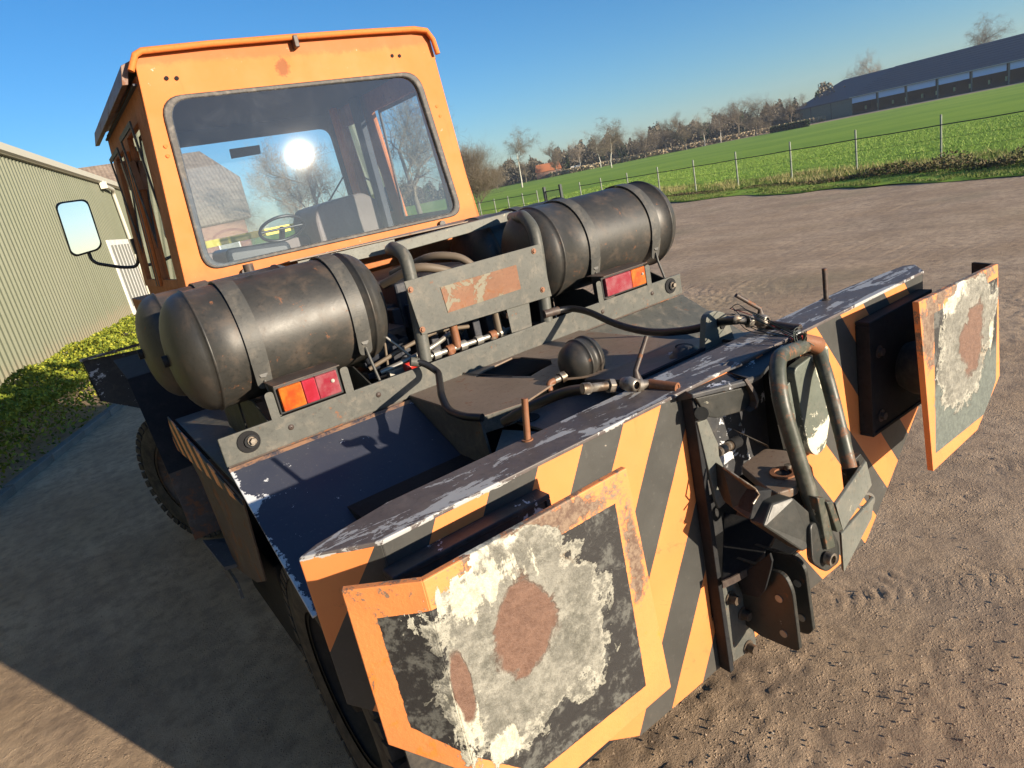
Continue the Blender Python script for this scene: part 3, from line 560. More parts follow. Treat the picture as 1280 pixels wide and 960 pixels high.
valve([(1.166, 1.46, 1.679), (1.248, 1.44, 1.663), (1.342, 1.42, 1.633), (1.379, 1.4, 1.628)], (1.434, 1.44, 1.76), (1.398, 1.31, 1.622), 'air_valve', None)
valve([(1.939, 1.5, 1.672), (1.956, 1.46, 1.658), (2.001, 1.44, 1.646), (2.026, 1.42, 1.628)], (1.922, 1.47, 1.763), (2.033, 1.31, 1.618), 'air_valve', None, True)
b = B(); b.tube(bend([(1.195, 1.47, 1.667), (1.203, 1.6, 1.635), (1.12, 1.72, 1.585), (1.083, 1.8, 1.538)], .06), .017, 12); part(b, 'supply_hose', 'hose', T)
b = B(); b.tube(bend([(1.176, 2.56, 1.641), (1.205, 2.54, 1.623), (1.235, 2.5, 1.581), (1.096, 2.241, 1.56), (1.074, 2.171, 1.52), (1.074, 2.055, 1.515), (1.104, 1.975, 1.515)], .09, 9), .015, 12); part(b, 'brake_hose', 'hose', T)
b = B(); b.tube(bend([(1.951, 2.6, 1.641), (2.07, 2.58, 1.634), (2.075, 2.45, 1.621), (2.035, 2.2, 1.571), (2, 1.95, 1.565), (1.976, 1.72, 1.605), (1.983, 1.6, 1.642), (1.956, 1.5, 1.662)], .12, 6), .0165, 12); part(b, 'brake_hose', 'hose', T)
b = B(); b.tube([(1.152, 2.57, 1.648), (1.186, 2.56, 1.634)], .02, 8); part(b, 'hose_fitting', 'black_grey', T)
b = B(); b.tube([(1.92, 2.6, 1.641), (2.005, 2.59, 1.639)], .021, 8); part(b, 'hose_fitting', 'rusty_dark', T)
random.seed(3)
for k in range(9):
    a = Vector((2.069, 1.62, 1.649)) + Vector((random.uniform(-.05, .03), 0, random.uniform(-.01, .02))); c = Vector((1.938, 1.24, 1.612)) + Vector((random.uniform(-.04, .02), random.uniform(-.02, .03), random.uniform(-.01, .02)))
    mm = (a + c) / 2 + Vector((random.uniform(-.06, .06), random.uniform(-.03, .03), random.uniform(-.01, .05)))
    b = B(); b.tube(bend([a, a.lerp(mm, .5) + Vector((0, 0, random.uniform(.0, .03))), mm, mm.lerp(c, .6), c, c + Vector((random.uniform(.0, .03), -.02, -.03))], .1, 6), .0016, 5, False); part(b, 'loose_wire', 'wire' if k != 3 else 'wire_red', T)
for k in range(5):
    c = Vector((1.901, 1.225, 1.625)) + Vector((random.uniform(-.012, .012), 0, random.uniform(-.012, .012))); r_ = random.uniform(.02, .034); t_ = random.uniform(0, 3)
    b = B(); b.tube([c + Vector((r_ * math.cos(a + t_), .006 * math.sin(2 * a), r_ * math.sin(a + t_))) for a in [i * .45 for i in range(13)]], .0018, 5, False); part(b, 'coiled_wire', 'wire' if k else 'wire_red', T)
# ---- air tanks
def tank(x0, x1, yc, zc, r, straps, plug=True):
    d = .12; prof = [(0, 0)]
    for i in range(1, 10):
        a = math.pi / 2 * i / 9; prof.append((d * (1 - math.cos(a)), r * math.sin(a) ** .8))
    L = x1 - x0
    prof += [(d + .001, r + .006), (d + .009, r + .006), (d + .010, r)] + [(d + .01 + (L - 2 * d - .02) * i / 6, r) for i in range(1, 6)] + [(L - d - .010, r), (L - d - .009, r + .006), (L - d - .001, r + .006)]
    for i in range(9, 0, -1):
        a = math.pi / 2 * i / 9; prof.append((L - d * (1 - math.cos(a)), r * math.sin(a) ** .8))
    prof.append((L, 0))
    b = B(); b.lathe(prof, (x0, yc, zc), 'x', 64); t = part(b, 'air_tank', 'tank', T, keep=True)
    if plug:
        b = B(); b.tube([(x0 - .02, yc, zc + .0), (x0 + .02, yc, zc)], .024, 8); part(b, 'tank_plug', 'black_dull', t)
    for sx in straps:
        b = B(); a0, a1 = R(20), R(196)          # from behind over the top to the near lower side
        n = 80; V = []; F = []
        for i in range(n + 1):
            a = a0 + (a1 - a0) * i / n
            for rr, xx in ((r + .004, -.034), (r + .004, .034), (r + .010, .034), (r + .010, -.034)):
                V.append((sx + xx, yc + rr * math.cos(a), zc + rr * math.sin(a)))
        for i in range(n):
            for j in range(4): F.append((i * 4 + j, i * 4 + (j + 1) % 4, i * 4 + 4 + (j + 1) % 4, i * 4 + 4 + j))
        b.add(V, F, False); st = part(b, 'tank_strap', 'strap', T)
        a = a1; e = Vector((sx, yc + (r + .008) * math.cos(a), zc + (r + .008) * math.sin(a))); tg = Vector((0, -math.sin(a) * 1.0, math.cos(a)))
        b = B(); e2 = e + tg * .115; b.prism(rounded([e + Vector((-.034, 0, 0)), e + Vector((.034, 0, 0)), e2 + Vector((.030, 0, 0)), e2 + Vector((-.030, 0, 0))], [.001, .001, .026, .026], 5), (0, -.006, 0)); part(b, 'strap_end', 'strap', st)
        e = e2 + Vector((0, -.004, .025))
        b = B(); b.tube([e + Vector((0, -.012, .01)), e + Vector((.004, -.016, -.04)), (sx + .01, yc - .275, 1.56)], .007, 8); b.disc(e + Vector((0, -.008, .035)), (0, -1, .3), .018, .012, 6); part(b, 'strap_bolt', 'strap', st)
        b = B(); b.prism([(sx - .06, yc - .325, 1.38), (sx - .06, yc - .325, 1.60), (sx - .06, yc - .17, 1.66), (sx - .06, yc + .10, 1.63), (sx - .06, yc + .10, 1.38)], (.008, 0, 0)); part(b, 'tank_saddle', 'greasy', T, bevel=.002)
        b = B(); b.box((sx - .05, yc - .325, 1.545), (sx + .05, yc - .23, 1.56)); part(b, 'saddle_foot', 'rusty_dark', T, bevel=.002)
    return t
tank(.303, 1.225, 2.95, 1.885, .25, (.585, 1.03))
tank(2.07, 3.145, 2.95, 1.885, .25, (2.40, 2.875), False)
tank(.272, 1.10, 3.52, 1.87, .25, (.6,)); tank(2.07, 3.0, 3.52, 1.87, .25, (2.5,), False)
b = B(); b.disc((0.714, 2.957, 2.15), (0, 0, 1), .022, .03, 8); part(b, 'tank_valve', 'rusty_dark', T)
# ---- bay between the tanks: engine, guard tubes and plate
b = B(); b.box((.36, 2.62, 1.36), (2.9, 4.2, 1.375)); part(b, 'frame_deck', 'black_grey', T)
for x in (1.0, 2.15):
    b = B(); b.box((x, 2.70, 1.40), (x + .05, 4.05, 1.50)); part(b, 'sub_frame', 'black_dull', T)
e = B(); e.box((1.30, 3.05, 1.38), (1.92, 3.95, 1.83)); e.box((1.36, 3.0, 1.70), (1.86, 3.9, 1.93)); eng = part(e, 'engine', 'engine', T, bevel=.012)
for i in range(7):
    b = B(); b.box((1.30 + .085 * i, 2.965, 1.50), (1.345 + .085 * i, 3.05, 1.82)); part(b, 'engine_rib', 'engine', eng, bevel=.006)
for i in range(5):
    b = B(); b.box((1.06, 2.86, 1.50 + i * .055), (1.30, 3.05, 1.53 + i * .055)); part(b, 'cooling_fin', 'engine', eng, bevel=.004)
b = B(); b.lathe([(0, 0), (.0, .09), (.05, .1), (.08, .06), (.1, .03)], (1.16, 2.84, 1.66), 'y', 24); part(b, 'alternator', 'engine', eng)
b = B(); b.tube(bend([(1.479, 3.2, 2.08), (1.288, 2.75, 2.114), (1.29, 2.66, 2.083), (1.281, 2.64, 1.973), (1.245, 2.62, 1.612)], .09, 9), .030, 20); part(b, 'guard_tube', 'black_grey', T)
b = B(); b.tube(bend([(2.267, 3.2, 2.09), (2.017, 2.75, 2.114), (1.999, 2.66, 2.053), (1.986, 2.64, 1.957), (1.946, 2.62, 1.596)], .09, 9), .030, 20); part(b, 'guard_tube', 'black_grey', T)
gp = [(1.223, 2.598, 1.98), (1.968, 2.598, 1.979), (1.983, 2.598, 1.718), (1.246, 2.598, 1.736)]
b = B(); b.prism(gp, (0, -.006, 0)); g = part(b, 'guard_plate', 'black_grey', T, bevel=.002)
b = B(); b.prism([(1.385, 2.591, 1.915), (1.806, 2.591, 1.915), (1.807, 2.591, 1.799), (1.395, 2.591, 1.796)], (0, -.002, 0)); part(b, 'rusted_label', 'rust_plate', g)
for p in ((1.243, 2.591, 1.94), (1.922, 2.591, 1.954), (1.932, 2.591, 1.763), (1.253, 2.591, 1.76)):
    b = B(); b.bolt(p, (0, -1, 0), .009, .007); part(b, 'bolt', 'rust', g)
b = B(); b.prism([(1.717, 2.61, 1.729), (1.852, 2.61, 1.724), (1.842, 2.61, 1.598), (1.72, 2.61, 1.605)], (0, .006, 0)); part(b, 'bracket_tab', 'black_grey', T)
# pipe run behind the flange
p0, p1 = Vector((1.30, 2.68, 1.612)), Vector((1.84, 2.68, 1.605))
b = B(); b.tube([p0, p1], .013, 12); pr = part(b, 'pipe_run', 'zinc', T)
for t in (.03, .17, .30, .47, .62, .72, .93):
    q = p0.lerp(p1, t); b = B(); b.disc(q, (1, 0, 0), .024, .035, 8); part(b, 'union_nut', 'zinc' if t not in (.17, .62) else 'rust', pr)
for t in (.19, .64):
    q = p0.lerp(p1, t); b = B(); b.tube([q, q + Vector((0, -.03, -.05))], .018, 12); b.tube([q + Vector((0.05, 0, 0)), q + Vector((.05, 0, .14))], .02, 12); part(b, 'tee', 'rust' if t < .5 else 'tan', pr)
random.seed(5)
hs = [[(1.35, 3.1, 1.93), (1.45, 2.9, 2.0), (1.62, 2.85, 1.93), (1.72, 2.85, 1.80)], [(1.5, 3.3, 1.95), (1.6, 3.0, 2.02), (1.72, 2.9, 1.98), (1.78, 2.86, 1.86)], [(1.08, 2.75, 1.60), (1.2, 2.72, 1.62), (1.34, 2.70, 1.645), (1.5, 2.75, 1.68)], [(1.05, 2.80, 1.62), (1.2, 2.78, 1.66), (1.4, 2.76, 1.70), (1.6, 2.8, 1.66)],
      [(1.1, 2.9, 1.9), (1.13, 2.8, 1.78), (1.2, 2.75, 1.68), (1.25, 2.72, 1.60)], [(1.15, 2.95, 1.98), (1.2, 2.85, 1.86), (1.16, 2.8, 1.75), (1.14, 2.8, 1.6)], [(1.6, 2.9, 1.62), (1.7, 2.85, 1.72), (1.82, 2.85, 1.7), (1.9, 2.9, 1.62)]]
for i, h in enumerate(hs):
    b = B(); b.tube(bend(h, .08, 6), (.022, .02, .012, .010, .006, .006, .012)[i], 10); part(b, 'engine_hose', ('tan', 'tan', 'zinc', 'tan', 'zinc', 'tan', 'rusty_dark')[i], T)
b = B(); b.tube([(1.16, 2.66, 1.605), (1.215, 2.66, 1.607)], .020, 12); part(b, 'red_cap', 'red', T)
b = B(); b.box((1.10, 2.70, 1.56), (1.20, 2.74, 1.60)); part(b, 'small_bracket', 'zinc', T)
# hood over the engine, open towards the rear
b = B(); b.prism([(1.053, 3.5, 2.127), (2.489, 3.5, 2.108), (2.643, 4.05, 2.1), (1.003, 4.05, 2.084)], (0, 0, -.006)); part(b, 'hood_top', 'deck', T)
b = B(); b.prism([(1.091, 3.498, 2.114), (1.656, 3.498, 2.11), (1.648, 3.498, 2.044), (1.1, 3.498, 2.057)], (0, .006, 0)); part(b, 'hood_edge', 'green_grey', T)
b = B(); b.prism([(1.558, 3.3, 2.104), (2.352, 3.3, 2.118), (2.339, 3.3, 2.064), (1.561, 3.3, 2.048)], (0, .05, 0)); part(b, 'cross_bar', 'green_grey', T, bevel=.003)
b = B(); b.box((1.02, 3.5, 1.4), (1.03, 4.08, 2.04)); b.box((2.45, 3.5, 1.4), (2.46, 4.08, 2.0)); part(b, 'hood_side', 'rusty_dark', T)
# ---- left side: striped panel, mudguards, step, wheels
b = B(); b.prism([(0.33, 4.238, 1.396), (0.33, 2.54, 1.346), (0.331, 2.782, 1.314), (0.331, 4.498, 1.137)], (.006, 0, 0)); part(b, 'striped_skirt', 'side_stripe', T, keep=True)
b = B(); b.prism([(2.92, 2.6, 1.37), (2.92, 4.2, 1.37), (2.92, 4.2, 1.15), (2.92, 2.6, 1.3)], (-.006, 0, 0)); part(b, 'striped_skirt', 'side_stripe', T, keep=True)
b = B(); b.prism([(.34, 4.24, 1.36), (.34, 2.56, 1.36), (.34, 2.72, .93), (.34, 3.0, .80), (.34, 3.62, .62), (.34, 3.80, 1.1)], (.006, 0, 0)); part(b, 'side_panel', 'rusty_dark', T)
b = B(); b.prism([(2.91, 4.24, 1.36), (2.91, 2.56, 1.36), (2.91, 2.72, .93), (2.91, 3.0, .80), (2.91, 3.62, .62), (2.91, 3.80, 1.1)], (-.006, 0, 0)); part(b, 'side_panel', 'rusty_dark', T)
def mudguard(sx, x0, x1, mat1, mat2):
    g = B(); f = lambda x: 3.24 - x if sx < 0 else x
    pts = [(0.267, 5.6, 1.619), (0.236, 4.75, 1.587), (0.231, 4.3, 1.05), (0.228, 4.2, 0.634)]
    zz = [(p[1], p[2]) for p in pts]
    names = ('mudguard_top', 'mudguard_slope', 'mudguard_flap')
    for i in range(3):
        b = B(); (ya, za), (yb, zb) = zz[i], zz[i + 1]
        b.prism([(f(x0), ya, za), (f(x1), ya, za), (f(x1), yb, zb), (f(x0), yb, zb)], (0, .008, .006)); part(b, names[i], (mat1, mat1, mat2)[i], T, bevel=.002)
mudguard(1, .235, .66, 'black_dull', 'rusty_dark'); mudguard(-1, .235, .66, 'black_dull', 'rusty_dark')
b = B(); b.prism([(0.252, 3.9, 0.737), (0.278, 3.55, 0.689), (.60, 3.55, .62), (.60, 3.95, .58)], (0, 0, -.02)); b.box((.30, 3.5, .50), (.315, 3.95, .60)); part(b, 'step_plate', 'wood_step', T)
b = B(); b.box((.62, 1.9, .50), (2.62, 7.0, 1.30)); part(b, 'chassis', 'black_dull', T)
for x in (.42, 2.62):
    b = B(); b.box((x, 2.95, .34), (x + .20, 3.9, .86)); part(b, 'side_light_block', 'black_dull', T, bevel=.01)  # added boxes that stop sun leaking between rear tyre and side panel
def wheel(x, y, outer, R0=.535, steer=0):
    cs_, sn_ = math.cos(R(steer)), math.sin(R(steer))
    def turn(b): b.v = [(x + (p[0] - x) * cs_ - (p[1] - y) * sn_, y + (p[0] - x) * sn_ + (p[1] - y) * cs_, p[2]) for p in b.v]; return b
    s = 1 if outer < 0 else -1                # outer face towards -x or +x
    w_ = .27
    prof = [(0.02, R0 - .20), (.0, R0 - .14), (.005, R0 - .06), (.03, R0 - .02), (w_ * .5, R0 - .015), (w_ - .03, R0 - .02), (w_ - .005, R0 - .06), (w_, R0 - .14), (w_ - .02, R0 - .2)]
    prof = [(s * a - (0 if s > 0 else 0), r) for a, r in prof]
    b = B(); b.lathe(prof, (x, y, R0), 'x', 64)
    n = 40
    for i in range(n):                        # tread blocks
        for side in (0, 1):
            a = 2 * math.pi * (i + .5 * side) / n; da = .055
            xs = (x + s * (.003 if side == 0 else w_ * .47), x + s * (w_ * .53 if side == 0 else w_ - .003))
            V = []
            for xx in xs:
                for aa in (a - da, a + da):
                    for rr in (R0 - .05, R0 + .004): V.append((xx, y + rr * math.cos(aa), R0 + rr * math.sin(aa)))
            b.add(V, [(0, 1, 3, 2), (4, 6, 7, 5), (0, 4, 5, 1), (2, 3, 7, 6), (0, 2, 6, 4), (1, 5, 7, 3)])
    t = part(turn(b), 'tyre', 'rubber', T)
    b = B(); b.lathe([(s * .03, .32), (s * .025, .34), (s * .04, .33), (s * .06, .30), (s * .11, .27), (s * .10, .12), (s * .04, .10), (s * .03, 0)], (x, y, R0), 'x', 40); r = part(turn(b), 'wheel_rim', 'rusty_dark' if y > 4 else 'black_dull', T)
    for i in range(10):
        a = 2 * math.pi * i / 10; b = B(); b.bolt((x + s * .10, y + .17 * math.cos(a), R0 + .17 * math.sin(a)), (-s, 0, 0), .014, .02); part(turn(b), 'wheel_nut', 'rusty_dark', r)
b = B(); b.box((.72, 1.62, .24), (2.50, 3.7, .52)); part(b, 'under_light_block', 'black_dull', T, bevel=.01)  # added block under the truck, keeps low sun from passing beneath
b = B(); b.tube([(.5, 2.35, .535), (2.75, 2.35, .535)], .11, 16); part(b, 'rear_axle', 'black_dull', T)
for x in (.40, 2.56):
    b = B(); b.box((x, 1.60, .22), (x + .28, 1.612, 1.16)); part(b, 'wheel_light_block', 'rubber', T)  # added sheets behind the rear wheels, blocking a stray sunlit patch
wheel(.38, 5.8, -1, .54, 25); wheel(2.86, 5.8, 1, .54, 25); wheel(.40, 2.35, -1); wheel(2.84, 2.35, 1)
# ---- front pusher beam beyond the cab
fb = B(); fb.prism([(.066, 7.2, 1.50), (.62, 7.2, 1.46), (2.7, 7.2, 1.46), (3.18, 7.2, 1.50), (3.18, 7.2, 1.1), (2.7, 7.2, .8), (.6, 7.2, .78), (.09, 7.2, 1.10)], (0, .02, 0)); part(fb, 'front_beam', 'black_chip', T, bevel=.003)
b = B(); b.prism([(.05, 7.15, 1.515), (.12, 7.15, 1.53), (3.12, 7.15, 1.53), (3.2, 7.15, 1.515), (3.2, 7.4, 1.50), (.05, 7.4, 1.50)], (0, 0, -.012)); part(b, 'front_beam_top', 'beam_top', T)
b = B(); b.prism([(.055, 7.19, 1.50), (.085, 7.19, 1.10), (.085, 7.4, 1.10), (.055, 7.4, 1.50)], (.008, 0, 0)); part(b, 'front_beam_end', 'black_dull', T)
b = B(); b.box((1.2, 7.42, 2.24), (2.9, 7.46, 2.31)); part(b, 'yellow_rail', 'yellow', T)
for x in (1.3, 2.75):
    b = B(); b.box((x, 7.43, 1.5), (x + .04, 7.45, 2.24)); part(b, 'rail_post', 'black_dull', T)
b = B(); b.box((.62, 6.05, 1.3), (2.62, 7.1, 1.95)); part(b, 'front_body', 'orange_old', T, bevel=.01)
# ---- cab
def rot_pts(pts): return [tuple(p) for p in pts]
outer = rounded([(0.628, 4.1, 2.075), (2.618, 4.099, 2.064), (2.581, 4.182, 3.329), (2.087, 4.182, 3.329), (1.65, 4.182, 3.324), (1.16, 4.181, 3.314), (0.767, 4.18, 3.298)], [.01, .01, .07, .01, .01, .01, .07], 4)
hole = rounded([(0.761, 4.105, 2.152), (2.49, 4.104, 2.139), (2.42, 4.166, 3.08), (0.829, 4.165, 3.072)], [.10, .10, .12, .12], 7)
b = B(); b.ringplate(outer, hole, (0, .03, 0)); rp = part(b, 'rear_panel', 'cab', T, bevel=.004, keep=True)
def inset(pts, k):
    c = sum((Vector(p) for p in pts), Vector()) / len(pts)
    return [tuple(Vector(p) + (c - Vector(p)).normalized() * k) for p in pts]
sh_ = lambda pts, dy: [(p[0], p[1] + dy, p[2]) for p in pts]
b = B(); b.ringplate(sh_(inset(hole, -.012), -.014), sh_(inset(hole, .034), -.014), (0, .03, 0)); part(b, 'window_seal', 'seal', T, bevel=.008)
b = B(); gl = [(p[0], p[1] - .004 + (p[0] - 1.66) * .0114 + (p[2] - 2.6) * .003, p[2]) for p in inset(hole, .01)]; b.add(gl, [tuple(range(len(gl)))]); part(b, 'rear_glass', 'glass', T)
for p in ((0.894, 4.171, 3.168), (0.945, 4.171, 3.164), (2.269, 4.173, 3.19), (2.321, 4.173, 3.186), (0.776, 4.149, 2.829), (0.771, 4.146, 2.779), (2.505, 4.151, 2.854), (2.512, 4.147, 2.791)):
    i = (p[0] > 1.9)
    b = B(); r_ = .010 if p[2] < 3.0 else .009; b.disc((p[0], p[1] - .003, p[2]), (0, -1, 0), r_ if p[2] < 3 else .011, .003, 14); part(b, 'screw_hole' if p[2] > 3 else 'rivet', 'hole' if p[2] > 3 else 'orange', rp)
for p in ((2.308, 4.102, 2.103), (0.963, 4.101, 2.094)):
    b = B(); b.disc((p[0], p[1] - .012, p[2]), (0, -1, 0), .022, .02, 14); part(b, 'grommet', 'plastic', rp)
zt, zb_ = 3.20, 2.07
xl = lambda z: .655 + (z - 2.08) * .088
xr = lambda z: 2.655 - (z - 2.08) * .085
def side(xf, ywin, name, s, mat='orange_old'):
    # wall between y 4.13 and 6.05, split into upright strips so that every window is an opening
    th = .035 * s
    P = lambda y, z: (xf(z), y, z)
    ys = [4.135] + [q for w_ in ywin for q in w_[:2]] + [6.05]
    for i in range(0, len(ys), 2):
        ln = .078 if i == 0 else 0
        b = B(); b.prism([P(ys[i], zb_), P(ys[i + 1], zb_), P(ys[i + 1], zt), P(ys[i] + ln, zt)], (th, 0, 0)); part(b, 'cab_pillar', mat, T, bevel=.003)
    for (a, c, z0, z1) in ywin:
        for (u, v) in ((zb_, z0), (z1, zt)):
            b = B(); b.prism([P(a, u), P(c, u), P(c, v), P(a, v)], (th, 0, 0)); part(b, 'cab_side_rail', mat, T)
        b = B(); b.add([(xf(z) + th * .5, y, z) for y, z in ((a, z0), (c, z0), (c, z1), (a, z1))], [(0, 1, 2, 3)]); part(b, 'side_glass', 'glass2', T)
        b = B(); b.ringplate([(xf(z) - .004 * s, y, z) for y, z in ((a - .01, z0 - .01), (c + .01, z0 - .01), (c + .01, z1 + .01), (a - .01, z1 + .01))], [(xf(z) - .004 * s, y, z) for y, z in ((a + .018, z0 + .018), (c - .018, z0 + .018), (c - .018, z1 - .018), (a + .018, z1 - .018))], (.01 * s, 0, 0)); part(b, 'window_gasket', 'seal', T)
side(xl, [(4.50, 5.06, 2.12, 3.02), (5.32, 5.86, 2.12, 3.0)], 'l', 1)
side(xr, [(4.46, 5.22, 2.16, 3.02), (5.40, 5.80, 2.25, 3.0)], 'r', -1)
for y in (5.10, 5.15, 5.20, 5.26):
    b = B(); b.prism([(xl(2.08) - .018, y, 2.08), (xl(2.08) - .018, y + .022, 2.08), (xl(2.95) - .018, y + .022, 2.95), (xl(2.95) - .018, y, 2.95)], (.016, 0, 0)); part(b, 'window_slide', 'orange' if y in (5.10, 5.20) else 'rusty_dark', T)
b = B(); b.box((.70, 5.02, 2.70), (.735, 5.12, 2.88)); part(b, 'window_latch', 'rust', T, bevel=.003)
b = B(); b.box((xl(2.9) - .03, 5.30, 2.74), (xl(2.9) - .005, 5.42, 2.92)); part(b, 'window_latch', 'rust', T, bevel=.003)
b = B(); b.box((.665, 4.12, 1.3), (2.65, 6.05, 2.07)); part(b, 'cab_base', 'orange_old', T, bevel=.006)
# front wall with the windscreen opening
b = B(); b.ringplate([(xl(zb_), 6.02, zb_), (xr(zb_), 6.02, zb_), (xr(zt), 6.02, zt), (xl(zt), 6.02, zt)], rounded([(.80, 6.02, 2.13), (2.53, 6.02, 2.13), (2.49, 6.02, 3.045), (.86, 6.02, 3.045)], .1, 6), (0, .03, 0)); part(b, 'front_panel', 'interior', T)
b = B(); b.add([(.78, 6.03, 2.12), (2.55, 6.03, 2.12), (2.5, 6.03, 3.06), (.84, 6.03, 3.06)], [(0, 1, 2, 3)]); part(b, 'windscreen', 'glass2', T)
# roof with a rolled lip
def roofsec(y, k=.0, u=.028): return [(x_, y, z_ + u) for x_, z_ in ((.675, 3.13), (.70, 3.225), (.80, 3.265), (2.50, 3.265), (2.585, 3.225), (2.61, 3.13), (2.58, 3.13), (2.56, 3.205), (2.48, 3.235), (.82, 3.235), (.73, 3.205), (.705, 3.13))]
a, c = roofsec(4.20), roofsec(6.22)
b = B(); n = len(a); b.add(a + c, [tuple(range(n)), tuple(range(2 * n - 1, n - 1, -1))] + [(i, i + n, (i + 1) % n + n, (i + 1) % n) for i in range(n)]); part(b, 'cab_roof', 'roof', T, bevel=.003)
lipc = [(0.729, 4.174, 3.206), (0.774, 4.179, 3.282), (0.811, 4.18, 3.299), (1.16, 4.181, 3.314), (1.65, 4.182, 3.324), (2.087, 4.182, 3.329), (2.46, 4.182, 3.329), (2.547, 4.181, 3.315), (2.579, 4.177, 3.259), (2.589, 4.171, 3.168)]
b = B(); b.tube([(p[0], p[1] - .035, p[2] + .004) for p in lipc], .017, 12); b.prism([(p[0], p[1] - .035, p[2] + .006) for p in lipc[1:9]] + [(p[0], p[1] + .06, p[2] + .008) for p in lipc[8:0:-1]], (0, 0, .012)); part(b, 'roof_lip', 'orange', T)
p = Vector((1.646, 4.18, 3.298)); b = B(); b.box(p + Vector((-.014, -.06, -.03)), p + Vector((.014, .0, .035))); part(b, 'hook', 'rusty_dark', T, bevel=.004)
b = B(); b.box((.73, 4.22, 3.155), (2.56, 6.0, 3.165)); part(b, 'headlining', 'interior', T)
b = B(); b.box((.70, 4.16, 2.0), (2.62, 6.0, 2.01)); part(b, 'cab_floor', 'interior', T)
b = B(); b.prism([(2.42, 5.60, 2.05), (2.42, 5.68, 2.05), (2.42, 5.76, 3.15), (2.42, 5.68, 3.15)], (.04, 0, 0)); part(b, 'inner_post', 'orange', T, bevel=.004)
b = B(); b.prism([(2.46, 5.24, 2.05), (2.46, 5.36, 2.05), (2.44, 5.38, 3.15), (2.44, 5.26, 3.15)], (.05, 0, 0)); part(b, 'inner_post', 'interior', T, bevel=.004)
b = B(); b.prism(rounded([(1.9, 5.35, 2.01), (2.55, 5.35, 2.01), (2.55, 5.35, 2.30), (2.35, 5.35, 2.44), (1.95, 5.35, 2.40), (1.9, 5.35, 2.3)], .05), (0, .6, 0)); part(b, 'engine_cowl', 'dash', T, bevel=.02)
b = B(); b.prism(rounded([(.80, 5.6, 2.01), (1.9, 5.6, 2.01), (1.9, 5.6, 2.19), (.80, 5.6, 2.22)], .03), (0, .4, 0)); part(b, 'dashboard', 'dash', T, bevel=.01)
b = B(); b.tube([Vector((1.585, 5.22, 2.285)) + Vector((.17 * math.cos(a), -.07 * math.sin(a) , .085 * math.sin(a))) for a in [i * 2 * math.pi / 32 for i in range(33)]], .012, 8); st = part(b, 'steering_wheel', 'plastic', T)
b = B(); b.tube([(1.585, 5.22, 2.285), (1.60, 5.5, 2.05)], .022, 10); b.tube([(1.42, 5.22, 2.285), (1.75, 5.22, 2.285)], .009, 8); part(b, 'steering_column', 'plastic', T)
b = B(); b.prism(rounded([(.95, 4.35, 2.01), (1.35, 4.35, 2.01), (1.35, 4.35, 2.21), (.95, 4.35, 2.24)], .05), (0, .45, 0)); part(b, 'seat', 'plastic', T, bevel=.03)
b = B(); b.prism([(1.575, 5.95, 2.975), (1.825, 5.95, 2.975), (1.815, 5.95, 2.905), (1.57, 5.95, 2.90)], (0, .02, 0)); part(b, 'inside_mirror', 'plastic', T, bevel=.005)
b = B(); b.tube([(2.32, 6.08, 2.42), (2.53, 6.08, 2.62)], .008, 6); part(b, 'wiper', 'plastic', T)
# outside mirrors on bent arms
def mirror(s):
    f = (lambda x: x) if s > 0 else (lambda x: 3.32 - x)
    fr_ = [(.272, 2.80), (.492, 2.792), (.478, 2.44), (.44, 2.405), (.28, 2.39), (.252, 2.42)]
    b = B(); b.prism(rounded([(f(x), 6.16 - (x - .37) * .10, z) for x, z in fr_], [.05, .05, .05, .04, .05, .05], 5), (0, .05, 0)); mo = part(b, 'outside_mirror', 'plastic', T, bevel=.012)
    cx, cz = .372, 2.60
    b = B(); pts = rounded([(f(cx + (x - cx) * .90), 6.157 - (x - .37) * .10, cz + (z - cz) * .93) for x, z in fr_], [.05, .05, .05, .04, .05, .05], 5); b.add(pts, [tuple(range(len(pts)))]); part(b, 'mirror_glass', 'mirror', mo)
    b = B(); b.tube(bend([(f(.372), 6.19, 2.40), (f(.372), 6.19, 2.345), (f(.40), 6.19, 2.31), (f(.56), 6.19, 2.24), (f(.655), 6.18, 2.225), (f(.685), 6.15, 2.28), (f(.69), 6.12, 2.36)], .05, 5), .013, 10); part(b, 'mirror_arm', 'plastic', mo)
    b = B(); b.box((min(f(.665), f(.70)), 6.05, 2.32), (max(f(.665), f(.70)), 6.13, 2.44)); part(b, 'mirror_clamp', 'plastic', mo)
mirror(1); mirror(-1)
